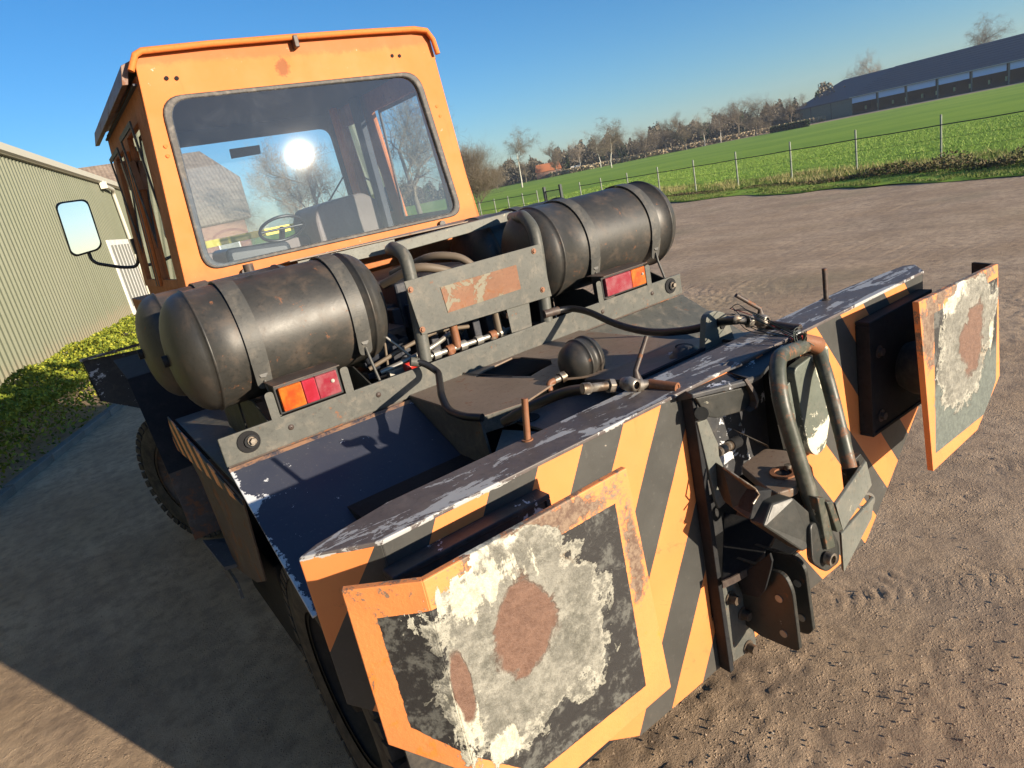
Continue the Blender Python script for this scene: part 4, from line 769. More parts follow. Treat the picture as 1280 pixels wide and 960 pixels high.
# ================================================================ the setting
def vnoise(x, y, seed=0):
    xi = np.floor(x).astype(np.int64); yi = np.floor(y).astype(np.int64); xf = x - xi; yf = y - yi
    def h(a, b_):
        n = (a * 374761393 + b_ * 668265263 + seed * 974711) & 0xffffffff
        n = ((n ^ (n >> 13)) * 1274126177) & 0xffffffff
        return ((n ^ (n >> 16)) & 0xffff) / 65535.0
    u = xf * xf * (3 - 2 * xf); v = yf * yf * (3 - 2 * yf)
    return (h(xi, yi) * (1 - u) + h(xi + 1, yi) * u) * (1 - v) + (h(xi, yi + 1) * (1 - u) + h(xi + 1, yi + 1) * u) * v - .5
def fbm(x, y, o=4, seed=0, g=.5):
    r = 0; a = 1
    for i in range(o): r = r + a * vnoise(x * 2 ** i, y * 2 ** i, seed + i * 17); a *= g
    return r
def arr_mesh(name, V, F, mat, smooth=True):
    me = bpy.data.meshes.new(name); V = np.asarray(V, np.float32); F = np.asarray(F, np.int32); k = F.shape[1]
    me.vertices.add(len(V)); me.vertices.foreach_set('co', V.ravel()); me.loops.add(F.size); me.loops.foreach_set('vertex_index', F.ravel())
    me.polygons.add(len(F)); me.polygons.foreach_set('loop_start', np.arange(len(F), dtype=np.int32) * k)
    me.polygons.foreach_set('use_smooth', np.full(len(F), smooth)); me.update(calc_edges=True); me.materials.append(M[mat] if isinstance(mat, str) else mat); return me
def obj_of(name, me, parent=None, loc=(0, 0, 0), **kw):
    o = bpy.data.objects.new(name, me); S.collection.objects.link(o); o.location = loc
    if parent: o.parent = parent
    for k, v in kw.items(): o[k] = v
    return o
def axis(lo, hi, step, far0, far1, g=1.18):
    a = list(np.arange(lo, hi, step)); s = step; x = a[-1]
    while x < far1: s *= g; x += s; a.append(x)
    s = step; x = lo; pre = []
    while x > far0: s *= g; x -= s; pre.append(x)
    return np.array(pre[::-1] + a)
def leafmat(name, cols, rough=.7, trans=0):
    m = Mat(name); g = m.nt.nodes.new('ShaderNodeNewGeometry'); r = N(m.nt, g.outputs['Random Per Island'])
    c = m.mix(r.sm(0, .5), cols[0], cols[1]); c = m.mix(r.sm(.6, 1), c, cols[2]); return m.out(c, rough, 0, spec=.25)
# yard soil
m = Mat('yard_soil'); n1 = m.noise(.7, 6, .6); n2 = m.noise(9, 8, .7); n3 = m.noise(45, 6, .75); n4 = m.noise(140, 4, .8); st_ = m.noise(1.6, 8, .7, .5, stretch=(1.7, .13, 1))
c = m.mix(n1.sm(.3, .7), (.42, .295, .185), (.56, .41, .27)); c = m.mix(n2.sm(.4, .75) * .75, c, (.20, .145, .10)); c = m.mix(n3.sm(.55, .8) * .6, c, (.52, .43, .32))
c = m.mix(st_.sm(.42, .66) * .38, c, (.27, .20, .145)); c = m.mix(m.noise(2.4, 9, .75, .3).sm(.50, .62) * .45, c, (.26, .19, .135)); c = m.mix(n4.sm(.70, .76) * .35, c, (.45, .41, .34)); c = m.mix(n4.sm(.2, .42) * -0.5 + .25, c, (.15, .115, .085))
c = m.mix(m.noise(.25, 3).sm(.52, .7) * .4, c, (.22, .19, .11))
M['soil'] = m.out(c, .95, 0, n2 * .4 + n3 * .6 + n4 * .3 + m.noise(24, 8, .8, .05) * .4 + ((1 - m.noise(48, kind='v').sm(.05, .36)) * .5 + (1 - m.noise(110, kind='v').sm(.05, .36)) * .35) * m.noise(2.2, 5, .6).sm(.35, .65), .75, .020, spec=.2)
gx = axis(-2.6, 8.5, .022, -420, 560, 1.13); gy = axis(.3, 9.8, .022, -300, 620, 1.13)
X, Y = np.meshgrid(gx, gy)
rng = np.sqrt(X ** 2 + Y ** 2)
fade = np.clip((60 - rng) / 50, 0, 1)
Zg = fbm(X * .5, Y * .5, 3, 1) * .035
clod = fbm(X * 5, Y * 5, 2, 5); patch = np.clip(fbm(X * .7, Y * .7, 2, 9) * 2.2 + .35, .12, 1)
Zg = Zg + (np.abs(fbm(X * 6 + clod, Y * 9 - X * 2 + clod, 4, 11, .7)) * -.009 + fbm(X * 20, Y * 20, 2, 21) * .007) * patch * np.where(X < .9, .5, 1.15)
streak = fbm(X * 1.2 + Y * .9, Y * .35 - X * .3, 3, 31); Zg = Zg + streak * .014 * np.clip((16 - rng) / 8, 0, 1)
wx = fbm(X * 1.3, Y * 1.3, 2, 61) * .10
def track(x0, y0, x1, y1, w_, dep, pitch=.075, ph=0):
    L = math.hypot(x1 - x0, y1 - y0); ux, uy = (x1 - x0) / L, (y1 - y0) / L
    v = (X - x0) * ux + (Y - y0) * uy; u = -(X - x0) * uy + (Y - y0) * ux + wx * .5
    m_ = np.clip((w_ / 2 - np.abs(u)) / .02, 0, 1) * np.clip(np.minimum(v, L - v) / .15, 0, 1) * np.clip(fbm(X * 2.2, Y * 2.2, 2, 71 + ph) * 3 + .7, 0, 1)
    t = np.clip(np.sin((v + np.abs(u) * .55) * 2 * math.pi / pitch) * 2, -1, 1) * (np.abs(u) > .012)
    return m_ * (t * dep * .26 - dep * .16) * np.clip(fbm(X * 4, Y * 4, 3, 91 + ph) * 4 + .5, 0, 1.2)
for a in ((-.5, 2.2, .45, 8.8, .24, .011), (2.2, 2.05, 4.2, .55, .26, .009), (2.9, 2.7, 7, -.2, .30, .008), (3.2, 4.6, 8.5, 2.6, .24, .010), (-1.6, 3.0, -.2, 9.5, .22, .006), (-.9, 3.8, 1.2, 2.2, .12, .006), (3.9, 6.8, 8.4, 5.6, .24, .010), (2.7, 1.6, 6, 1.7, .28, .009)):
    Zg = Zg + track(*a)
Zg = Zg * np.clip(fade * 1.2, 0, 1) - .012
ny, nx = X.shape; idx = np.arange(ny * nx).reshape(ny, nx)
F = np.stack([idx[:-1, :-1], idx[:-1, 1:], idx[1:, 1:], idx[1:, :-1]], -1).reshape(-1, 4)
obj_of('ground', arr_mesh('ground', np.stack([X.ravel(), Y.ravel(), Zg.ravel()], -1), F, 'soil'), kind='structure')
# pebbles and crumbs
def scatter_stones(name, n, f, mat, size):
    base = np.array([(1, 0, 0), (-1, 0, 0), (0, 1, 0), (0, -1, 0), (0, 0, .7), (0, 0, -.4)]); tri = np.array([(0, 2, 4), (2, 1, 4), (1, 3, 4), (3, 0, 4), (2, 0, 5), (1, 2, 5), (3, 1, 5), (0, 3, 5)])
    p = f(n); n = len(p); s = size * RNG.uniform(.4, 1, n) ** 2; a = RNG.uniform(0, 6.3, n)
    V = base[None] * (s[:, None, None] * RNG.uniform(.6, 1.3, (n, 6, 1)))
    x = V[..., 0] * np.cos(a)[:, None] - V[..., 1] * np.sin(a)[:, None]; y = V[..., 0] * np.sin(a)[:, None] + V[..., 1] * np.cos(a)[:, None]
    V = np.stack([x + p[:, :1], y + p[:, 1:2], V[..., 2] + p[:, 2:3]], -1).reshape(-1, 3); F = (tri[None] + (np.arange(n) * 6)[:, None, None]).reshape(-1, 3)
    obj_of(name, arr_mesh(name, V, F, mat, False), kind='stuff', label={'loose_stones': 'pale small stones scattered over the yard', 'soil_crumbs': 'brown crumbs of soil scattered all over the yard'}[name], category='gravel')
M['stone'] = flat('pale_stone', (.30, .25, .195), .9); 
def yardpts(n):
    r = RNG.uniform(1.2, 4.6, n) ** 2; a = RNG.uniform(-.35, 1.45, n); x = r * np.sin(a); y = r * np.cos(a); k = (x > .9) | (RNG.uniform(0, 1, n) < .25); k &= fbm(x * 1.6, y * 1.6, 3, 77) > RNG.uniform(-.35, .25, n); x, y = x[k], y[k]; return np.stack([x, y, np.full(len(x), -.010)], -1)
scatter_stones('loose_stones', 1200, yardpts, 'stone', .008)
M['crumb'] = leafmat('soil_crumbs', ((.24, .17, .115), (.30, .22, .15), (.35, .26, .18)))
scatter_stones('soil_crumbs', 16000, yardpts, 'crumb', .008)
# ---- field and verge
m = Mat('field_grass'); n1 = m.noise(.05, 6, .6); n2 = m.noise(1.2, 8, .7, stretch=(1, .3, 1)); n3 = m.noise(7, 6, .8); n4 = m.noise(.25, 6, .6, stretch=(2, .15, 1))
c = m.mix(n1.sm(.35, .65), (.19, .31, .045), (.26, .38, .055)); c = m.mix(n2.sm(.45, .7) * .4, c, (.25, .36, .06)); c = m.mix(n4.sm(.5, .7) * .35, c, (.09, .21, .02)); c = m.mix(n3.sm(.5, .8) * .35, c, (.20, .28, .07))
M['grass'] = m.out(c, .95, 0, n3 + n2, .8, .08, spec=.1)
m = Mat('verge_grass'); n1 = m.noise(.5, 6, .7); n3 = m.noise(9, 6, .8)
c = m.mix(n1.sm(.4, .6), (.075, .12, .025), (.15, .16, .05)); c = m.mix(n3.sm(.4, .75) * .5, c, (.20, .18, .085)); M['verge'] = m.out(c, .95, 0, n3, .8, .05, spec=.1)
ys = np.concatenate([np.arange(-60, 60, .5), np.geomspace(60, 420, 40)])
edge = 19.3 + (np.minimum(ys, 34) - 6.4) * .247 + fbm(ys * .6, ys * 0, 3, 3) * .9
edge2 = np.where(ys > 52, np.maximum(edge - (ys - 52) * 30, -300), edge)
ts = np.concatenate([np.linspace(0, .9, 5), np.linspace(1.2, 10, 10), np.geomspace(12, 480, 24)])
X = edge2[:, None] + ts[None] ; Y = np.repeat(ys[:, None], len(ts), 1)
Zf = np.minimum(ts[None] * .05, .035) + fbm(X * .8, Y * .8, 3, 4) * .03 * np.clip(ts[None], 0, 1) + .012
ny, nx = X.shape; idx = np.arange(ny * nx).reshape(ny, nx)
F = np.stack([idx[:-1, :-1], idx[:-1, 1:], idx[1:, 1:], idx[1:, :-1]], -1).reshape(-1, 4)
fo = obj_of('grass_field', arr_mesh('grass_field', np.stack([X.ravel(), Y.ravel(), Zf.ravel()], -1), F, 'grass'), kind='structure')
M['blade'] = leafmat('grass_blades', ((.15, .25, .035), (.21, .33, .05), (.32, .37, .10)))
M['blade2'] = leafmat('verge_blades', ((.09, .13, .025), (.15, .20, .04), (.26, .25, .10)))
M['dry'] = leafmat('dry_grass', ((.33, .27, .12), (.24, .24, .08), (.44, .36, .18)))
M['bramble'] = leafmat('bramble', ((.05, .055, .02), (.10, .085, .04), (.16, .10, .05)))
M['hedge'] = leafmat('hedge_leaves', ((.08, .12, .015), (.18, .21, .02), (.36, .36, .04)))
M['twig'] = leafmat('winter_twigs', ((.11, .088, .062), (.165, .135, .098), (.23, .19, .14)))
M['twig2'] = leafmat('pale_winter_twigs', ((.20, .16, .12), (.28, .23, .17), (.34, .29, .22)))
M['wood_far'] = leafmat('far_woodland', ((.085, .074, .052), (.13, .112, .078), (.19, .165, .118)))
M['pine'] = leafmat('dark_evergreen', ((.02, .035, .015), (.03, .05, .02), (.05, .07, .03)))
M['bark'] = paint('tree_bark', (.13, .11, .085), rust=-.3, seed=31, dust=.5, rough=.9, dustcol=(.2, .2, .13))
M['birch'] = paint('pale_bark', (.42, .40, .34), rust=-.3, seed=32, dust=.5, rough=.9, dustcol=(.12, .10, .08))
def blades(name, P, h, wd, lean, mat, label, cat, flatup=False):
    n = len(P); a = RNG.uniform(0, 2 * math.pi, n); hh = h * RNG.uniform(.5, 1.1, n); ln = RNG.normal(0, lean, (n, 2)) * hh[:, None]
    w_ = wd * RNG.uniform(.6, 1.2, n) / 2
    d = np.stack([np.cos(a) * w_, np.sin(a) * w_], -1)
    V = np.zeros((n, 3, 3)); V[:, 0, :2] = P[:, :2] - d; V[:, 1, :2] = P[:, :2] + d; V[:, 2, :2] = P[:, :2] + ln; V[:, :2, 2] = P[:, None, 2]; V[:, 2, 2] = P[:, 2] + hh
    obj_of(name, arr_mesh(name, V.reshape(-1, 3), np.arange(n * 3).reshape(-1, 3), mat, False), kind='stuff', label=label, category=cat)
def near_edge(n, t0, t1, y0=4, y1=42, p=1.0):
    y = y0 + (y1 - y0) * RNG.uniform(0, 1, n) ** p; e = np.interp(y, ys, edge); t = RNG.uniform(t0, t1, n); return np.stack([e + t, y, np.full(n, .03)], -1)
P = near_edge(52000, .05, 2.2); k = fbm(P[:, 0] * 1.5, P[:, 1] * 1.5, 3, 8) > -.15; blades('verge_grass', P[k], .08, .02, .5, 'blade2', 'short green verge grass along the edge of the dirt yard', 'grass')
P = near_edge(60000, 5.0, 26.0, 2, 48, 1.3); blades('field_blades', P, .10, .03, .5, 'blade', 'bright green meadow grass beyond the wire fence', 'grass')
P = near_edge(16000, 2.2, 5.6); k = fbm(P[:, 0] * .9, P[:, 1] * .9, 3, 18) > .05; blades('dry_grass', P[k], .28, .025, .45, 'dry', 'tall yellow dry grass growing at the foot of the fence', 'dry grass')
P = near_edge(26000, 2.2, 5.6); blades('rough_grass', P, .14, .025, .5, 'blade2', 'rough green grass on the ditch bank before the fence', 'grass')
def leaf_cloud(P, size, mat_flat=.6):
    n = len(P); u = RNG.normal(0, 1, (n, 3)); u /= np.linalg.norm(u, axis=1)[:, None]; v = RNG.normal(0, 1, (n, 3)); v -= (v * u).sum(1)[:, None] * u; v /= np.linalg.norm(v, axis=1)[:, None]
    s = (size * RNG.uniform(.5, 1.2, n))[:, None]
    return np.stack([P + u * s, P + v * s * .55, P - u * s, P - v * s * .55], 1)
P = near_edge(26000, 1.6, 2.7); e_ = np.interp(P[:, 1], ys, edge); hb = np.clip(fbm(P[:, 1] * .5, P[:, 1] * 0 + 3, 3, 41) * .8 + .20, .06, .55) * np.clip(1.15 - (P[:, 1] - 8) * .13, .22, 1)
P[:, 2] = RNG.uniform(0, 1, len(P)) * hb * (1 - ((P[:, 0] - e_ - 2.1) / .62) ** 2).clip(0, 1) + .02
V = leaf_cloud(P, .045); obj_of('bramble_shade_strip', arr_mesh('bramble_shade_strip', V.reshape(-1, 3), np.arange(len(P) * 4).reshape(-1, 4), 'bramble', False), kind='stuff', label='low dark brambles, the thin run also standing for the shaded ditch edge', category='brambles')  # brambles at the near end; farther on, dark leaves paint the ditch's shade
b = B(); b.lathe([(0, 0), (.0, .12), (.12, .14), (.22, .10), (.24, 0)], (24.1, 22.0, .05), 'z', 12); part(b, 'white_sack', flat('white_plastic', (.7, .72, .75), .5), None, lab_cat='sack', label='small white sack lying in the grass at the foot of the fence', bevel=.02)
# ---- fence
FN = thing('wire_fence', 'long post and rail fence with grey posts between the dirt yard and the green field', 'fence', (25.6, 20, 0))
M['post'] = paint('grey_fence_post', (.21, .23, .19), rust=-.2, seed=33, rough=.8, dust=.4); M['rail'] = flat('dark_rail', (.035, .04, .04), .6, .3); M['gatem'] = flat('dark_green_gate', (.02, .03, .03), .6)
py_ = [3.0, 5.6, 8.2, 10.81, 13.68, 16.33, 18.89, 21.2, 23.4, 25.48, 27.46, 29.15, 33.1, 34.6, 36.2, 37.8, 39.6, 41.6, 44.0]
pz = lambda y: 1.50 - max(0, y - 18) * .012
for i, y in enumerate(py_):
    b = B(); b.tube([(25.6, y, -.1), (25.6 + random.uniform(-.015, .015), y, pz(y))], .035, 8); b.tube([(25.6, y, pz(y)), (25.6, y, pz(y) + .01)], .037, 8); part(b, 'fence_post', 'post', FN)
for i in range(len(py_) - 1):
    y0, y1 = py_[i], py_[i + 1]
    if y0 == 29.15: continue
    for hh, r_ in ((1.18, .018),) + (((.62, .012),) if y0 > 29 else ((.75, .004), (.4, .004))):
        b = B(); b.tube([(25.555, y0, hh), (25.555, (y0 + y1) / 2, hh - .012), (25.555, y1, hh)], r_, 6); part(b, 'fence_rail' if r_ > .01 else 'fence_wire', 'rail', FN)
G = thing('field_gate', 'small dark metal gate set in the fence behind the right air tank', 'gate', (25.6, 31.6, 0))
for y in (30.85, 32.35):
    b = B(); b.box((25.53, y - .07, 0), (25.67, y + .07, 1.45)); part(b, 'gate_post', 'gatem', G)
b = B(); b.ringplate([(25.6, 30.93, .25), (25.6, 32.27, .25), (25.6, 32.27, 1.2), (25.6, 30.93, 1.2)], [(25.6, 30.98, .30), (25.6, 32.22, .30), (25.6, 32.22, 1.15), (25.6, 30.98, 1.15)], (.04, 0, 0)); part(b, 'gate_frame', 'gatem', G)
b = B()
for i in range(12): b.tube([(25.62, 31.0 + i * .11, .3), (25.62, 31.0 + i * .11, 1.15)], .008, 4)
part(b, 'gate_mesh', 'gatem', G)
# ---- kerb, bed and clipped ground cover beside the shed
kd = Vector((1.371, 3.04, 0)).normalized(); kn = Vector((kd.y, -kd.x, 0)); k0 = Vector((-1.143, 9.577, 0))
M['kerb'] = paint('concrete_kerb', (.155, .15, .135), rust=-.3, seed=34, rough=.9, dust=.4, dustcol=(.15, .15, .10))
K = thing('kerb', 'grey concrete kerb between the yard and the planted bed along the shed', 'kerb', tuple(k0))
for i in range(-6, 12):
    a = k0 + kd * (i * 1.0 + .008); c = a + kd * .984; o_ = kn * .13 + Vector((0, 0, 0)); z = .075 + random.uniform(-.008, .008); j = kn * random.uniform(-.008, .008)
    b = B(); b.prism([a + j + Vector((0, 0, -.1)), a + o_ + j + Vector((0, 0, -.1)), a + o_ + j + Vector((0, 0, z)), a + j + Vector((0, 0, z))], (c - a)); part(b, 'kerb_stone', 'kerb', K, bevel=.012)
sa = Vector((-1.483, 17.123, 0)); su = Vector((3.389, 12.501, 0)).normalized(); sn = Vector((su.y, -su.x, 0))
n = 60000; t = RNG.uniform(-8, 14, n); wdt = RNG.uniform(0, 1, n)
kx = k0.x + kd.x * t; ky = k0.y + kd.y * t
al = (kx - sa.x) * su.x + (ky - sa.y) * su.y; wx_ = sa.x + su.x * al; wy_ = sa.y + su.y * al
dx_ = (wx_ - kx); dy_ = (wy_ - ky); wlen = np.sqrt(dx_ ** 2 + dy_ ** 2)
px_ = kx + dx_ * (wdt * .72 + .03); py2 = ky + dy_ * (wdt * .72 + .03)
prof = np.clip(np.minimum(wdt * wlen * 7, (1 - wdt) * wlen * 1.6), 0, 1) ** .6
top = (.64 + fbm(px_ * 1.6, py2 * 1.6, 3, 51) * .25) * prof
P = np.stack([px_, py2, np.where(RNG.uniform(0, 1, n) < .75, top, top * RNG.uniform(0, 1, n)) + .03 + RNG.normal(0, .015, n)], -1)
V = leaf_cloud(P, .038); obj_of('ground_cover', arr_mesh('ground_cover', V.reshape(-1, 3), np.arange(n * 4).reshape(-1, 4), 'hedge', False), kind='stuff', label='low yellow green ground cover plants in the bed beside the shed', category='ground cover')
P = np.stack([px_[:9000] + RNG.normal(0, .2, 9000), py2[:9000] + RNG.normal(0, .2, 9000), np.full(9000, .02)], -1)
# ---- corrugated shed
M['sheet'] = sheetmat()
M['cream'] = flat('cream_trim', (.44, .43, .36), .6); M['white'] = paint('white_door', (.62, .62, .58), rust=-.3, seed=36, dust=.2, rough=.45, dustcol=(.4, .4, .36)); M['grey_glass'] = flat('grey_door_glass', (.20, .21, .19), .65)
SH = thing('corrugated_shed', 'long olive shed of upright corrugated sheets with gutter and white door left of the truck', 'shed', tuple(sa))
def SP(al, out, z): return sa + su * al + sn * out + Vector((0, 0, z))
pitch = .30; V = []; F = []; L0, L1 = -26.0, 34.0
q = []; al = L0
while al < L1:
    for o_, d_ in ((0, 0), (.11, 0), (.15, .06), (.26, .06)): q.append((al + o_, d_))
    al += pitch
for a_, d_ in q: V += [SP(a_, d_, .05), SP(a_, d_, 5.62)]
F = [(2 * i, 2 * i + 2, 2 * i + 3, 2 * i + 1) for i in range(len(q) - 1)]
b = B(); b.add(V, F); part(b, 'wall_sheeting', 'sheet', SH)
b = B(); b.prism([SP(L0, -.02, 0), SP(L0, .03, 0), SP(L0, .03, .12), SP(L0, -.02, .12)], su * (L1 - L0)); part(b, 'plinth', 'kerb', SH)
b = B(); b.prism([SP(L0, .16, 5.62), SP(L0, .26, 5.66), SP(L0, .28, 5.86), SP(L0, .12, 5.86), SP(L0, .12, 5.70)], su * (L1 - L0)); part(b, 'gutter', 'cream', SH)
b = B(); b.prism([SP(L0, .14, 5.9), SP(L0, -9, 7.4), SP(L0, -9, 7.3), SP(L0, .0, 5.66)], su * (L1 - L0)); part(b, 'roof', paint('shed_roof', (.17, .16, .15), rust=-.2, seed=37), SH)
b = B(); b.prism([SP(L0, .04, 5.60), SP(L0, .16, 5.60), SP(L0, .16, 5.66), SP(L0, .04, 5.66)], su * (L1 - L0)); part(b, 'soffit', 'sheet', SH)
b = B(); b.tube(bend([SP(18.4, .22, 5.68), SP(18.4, .25, 5.50), SP(20.2, .25, 5.42), SP(20.49, .16, 5.3), SP(20.49, .16, .05)], .15, 5), .085, 12); part(b, 'downpipe', 'cream', SH)
b = B(); b.box(Vector(SP(18.4, .22, 5.5)) - Vector((.14, .14, .14)), Vector(SP(18.4, .22, 5.5)) + Vector((.14, .14, .14))); part(b, 'rainwater_head', 'cream', SH)
b = B(); b.prism([SP(15.6, .05, .03), SP(20.2, .05, .03), SP(20.2, .05, 3.17), SP(15.6, .05, 3.17)], sn * .07); dr = part(b, 'door', 'white', SH)
for i in range(6):
    a_ = 15.85 + i * .72; b = B(); b.prism([SP(a_, .12, .35), SP(a_ + .42, .12, .35), SP(a_ + .42, .12, 2.95), SP(a_, .12, 2.95)], sn * .02); part(b, 'door_pane', 'grey_glass', dr)
# ---- house seen through the cab
m = Mat('tiled_roof'); x, y, z = m.xyz(); tr_ = ((x / .22).frac() - .5).ab() + ((z / .19).frac()) * .7; n = m.noise(3, 6, .7); n2 = m.noise(18, 4, .6)
M['tiles'] = m.out(m.mix(n.sm(.3, .7), (.15, .115, .09), (.24, .19, .15)), .9, 0, tr_ + n2 * .5, .9, .06)
m = Mat('brickwork'); bt = m.nt.nodes.new('ShaderNodeTexBrick'); mp = m.nt.nodes.new('ShaderNodeMapping'); m.l(m.coord(), mp.inputs[0]); mp.inputs['Rotation'].default_value = (R(90), 0, 0); m.l(mp.outputs[0], bt.inputs['Vector'])
bt.inputs['Scale'].default_value = 4; bt.inputs['Color1'].default_value = (.17, .07, .05, 1); bt.inputs['Color2'].default_value = (.24, .11, .08, 1); bt.inputs['Mortar'].default_value = (.3, .27, .23, 1)
M['brick'] = m.out(N(m.nt, bt.outputs['Color']), .9, 0, N(m.nt, bt.outputs['Fac']), .4, .02)
H = thing('brick_house', 'brick house with a steep grey tiled roof seen through the cab windows', 'house', (8, 48, 0))
b = B(); b.box((3.0, 45.3, 0), (11.6, 51, 3.3)); hw = part(b, 'wall', 'brick', H)
b = B(); b.prism([(2.6, 45.0, 3.2), (12.0, 45.0, 3.3), (12.7, 47.5, 5.9), (11.3, 50, 8.1), (3.4, 50, 8.1)], (0, .12, -.08)); part(b, 'roof', 'tiles', H)
b = B(); b.prism([(12.0, 45.0, 3.3), (12.0, 54.5, 3.3), (12.65, 52.4, 5.9), (11.3, 50, 8.1), (12.7, 47.5, 5.9)], (-.1, 0, -.1)); part(b, 'roof', 'tiles', H)
for x in (4.4, 7.2, 9.6):
    b = B(); b.box((x, 45.26, .9), (x + 1.3, 45.30, 2.3)); wf = part(b, 'window', 'white', H); b = B(); b.box((x + .08, 45.24, .98), (x + 1.22, 45.262, 2.22)); part(b, 'pane', 'grey_glass', wf)
# ---- bare trees
def tree_mesh(seed, h, spread=.55, levels=5, trunk_r=.02, droop=0., split=(2, 4), twigs=10, birch=False, tl=.7, up=.35, lean=(0, 0), low=.28):
    rs = np.random.RandomState(seed); Vt, Ft, Vc, Fc = [], [], [], []
    def seg(V, F, p, q, r0, r1, n):
        d = q - p; d = d / (np.linalg.norm(d) + 1e-9); u = np.cross(d, (0, 0, 1.)); 
        if np.linalg.norm(u) < .05: u = np.array((1., 0, 0))
        u /= np.linalg.norm(u); v = np.cross(d, u); o = len(V)
        for c_, r_ in ((p, r0), (q, r1)):
            for k in range(n): a = 2 * math.pi * k / n; V.append(c_ + (u * math.cos(a) + v * math.sin(a)) * r_)
        for k in range(n): F.append((o + k, o + (k + 1) % n, o + n + (k + 1) % n, o + n + k))
    def grow(p, d, L, r, lv):
        n = 4 if lv <= 1 else 3; pp = p; dd = d; r0 = r
        for i in range(n):
            dd = dd + rs.normal(0, .10 + .05 * lv, 3) + np.array((0, 0, up * .12 - droop * lv * .06)); dd /= np.linalg.norm(dd)
            q = pp + dd * L / n; r1 = max(r * (1 - .55 * (i + 1) / n), .004 * h / 8)
            if lv == 0: seg(Vt, Ft, pp, q, r0, r1, 8)
            elif lv <= 2: seg(Vc, Fc, pp, q, r0, r1, 4)
            else:                                     # thin twigs: three-sided
                seg(Vc, Fc, pp, q, r0, r1 * .7, 3)
            if lv < levels and (lv > 0 or (i + 1) / n > low):
                for _ in range(rs.randint(*split) if lv < levels - 1 else twigs // 3):
                    a = rs.normal(0, 1, 3); a -= a.dot(dd) * dd; a /= np.linalg.norm(a)
                    nd = dd * (1 - spread) + a * spread * rs.uniform(.7, 1.3) + np.array((0, 0, up * .25 - droop * .12 * lv)); nd /= np.linalg.norm(nd)
                    grow(q, nd, L * tl * rs.uniform(.6, 1.0) * (.8 if lv == 0 else 1), r1 * rs.uniform(.5, .75), lv + 1)
            pp = q; r0 = r1
    grow(np.zeros(3), np.array((lean[0], lean[1], 1.)), h * .62, h * trunk_r, 0)
    mt = 'birch' if birch else 'bark'
    return arr_mesh('trunk', Vt, Ft, mt), arr_mesh('crown', Vc, Fc, 'twig2' if birch == 2 else 'twig', False)
PR = {}
PR['oak'] = tree_mesh(1, 10, .62, 4, .022, 0, (2, 4), 12)
PR['birch'] = tree_mesh(2, 10, .5, 4, .014, .35, (2, 4), 12, True, up=.4, low=.4)
PR['birch2'] = tree_mesh(12, 10, .55, 4, .014, .5, (2, 4), 12, True, up=.3, low=.5)
PR['alder'] = tree_mesh(3, 10, .45, 4, .016, 0, (2, 4), 12, up=.6, low=.2)
PR['round'] = tree_mesh(4, 10, .7, 4, .02, .1, (2, 5), 9, low=.15)
PR['fine'] = tree_mesh(5, 10, .5, 5, .02, .0, (2, 3), 6, 2, up=.5, tl=.72)
PR['shrubby'] = tree_mesh(6, 10, .5, 4, .008, .0, (3, 5), 9, up=.8, low=.0, tl=.85)
def tree(kind, x, y, h, label, rz=None, wide=1.0, cat='tree', name='bare_tree', group=None):
    o = thing(name, label, cat, (x, y, -.05), group); o.rotation_euler[2] = random.uniform(0, 6.28) if rz is None else rz
    top_ = max(v.co.z for v in PR[kind][1].vertices); s = h / top_; o.scale = (s * wide, s * wide, s)
    for nm, me in zip(('trunk', 'crown'), PR[kind]): obj_of(nm, me, o)
    return o
tree('shrubby', 30.5, 47.5, 6.6, 'bare many-stemmed bush just right of the cab beside the field', cat='bush', name='bare_bush', wide=1.2)
tree('birch2', 89.5, 120.4, 13.2, 'pale trunked birch standing alone left in the green field', 1.1, name='birch_tree')
tree('birch', 119, 123, 12.6, 'white stemmed birch in the field, second lone tree from the left', .4, name='birch_tree')
tree('fine', 259, 131, 21.5, 'rounded bare tree rising behind the left end of the barn roof')
tree('birch2', 253, 96, 22.5, 'spreading drooping bare tree rising behind the middle of the barn roof', name='birch_tree')
tree('fine', 17.0, 50, 8.8, 'pale bare tree behind the house seen through the rear window')
tree('round', 12.6, 56, 7.0, 'dense bare tree close behind the right gable of the brick house', wide=.9)
tree('oak', 17.4, 32.5, 8.6, 'tall thick bare tree seen through the right side window of the cab', 2.2)
tree('oak', 15.3, 41, 7.6, 'bare tree seen through the narrow front side window of the cab', 4.0)
names_ = ['bare oak at the left end of the wood, beside the lone bush', 'low round bare tree beside the orange farmhouse roof', 'broad bare tree right of the orange farmhouse', 'grey bare tree behind the parked white van', 'slim bare tree between the two lone birches', 'bare tree at the wood edge behind the second birch',
          'wide brown tree at the wood edge right of the second birch', 'upright tree in the middle of the wood edge', 'twin crowned tree in the middle of the wood edge', 'pale stemmed tree before the middle of the wood', 'tall brown tree right of the middle of the wood', 'rounded tree at the wood edge left of the barn', 'reddish tree near the barn end of the wood', 'last big tree of the wood before the barn']
azs = [34.6, 37.0, 39.6, 41.6, 43.2, 45.0, 46.8, 48.4, 50.0, 51.4, 52.6, 53.9, 55.2, 57.6]
hs_ = [7.5, 7, 11, 10.5, 11, 9.5, 10, 10, 11, 9.5, 11, 12, 11.5, 9]
for i, (az, hh) in enumerate(zip(azs, hs_)):
    D_ = 225 + (i % 4) * 9; k = ('round', 'oak', 'alder', 'fine', 'birch', 'oak')[i % 6]
    tree(k, D_ * math.sin(R(az)), D_ * math.cos(R(az)), hh * 1.12, names_[i], wide=1.15, group=None)
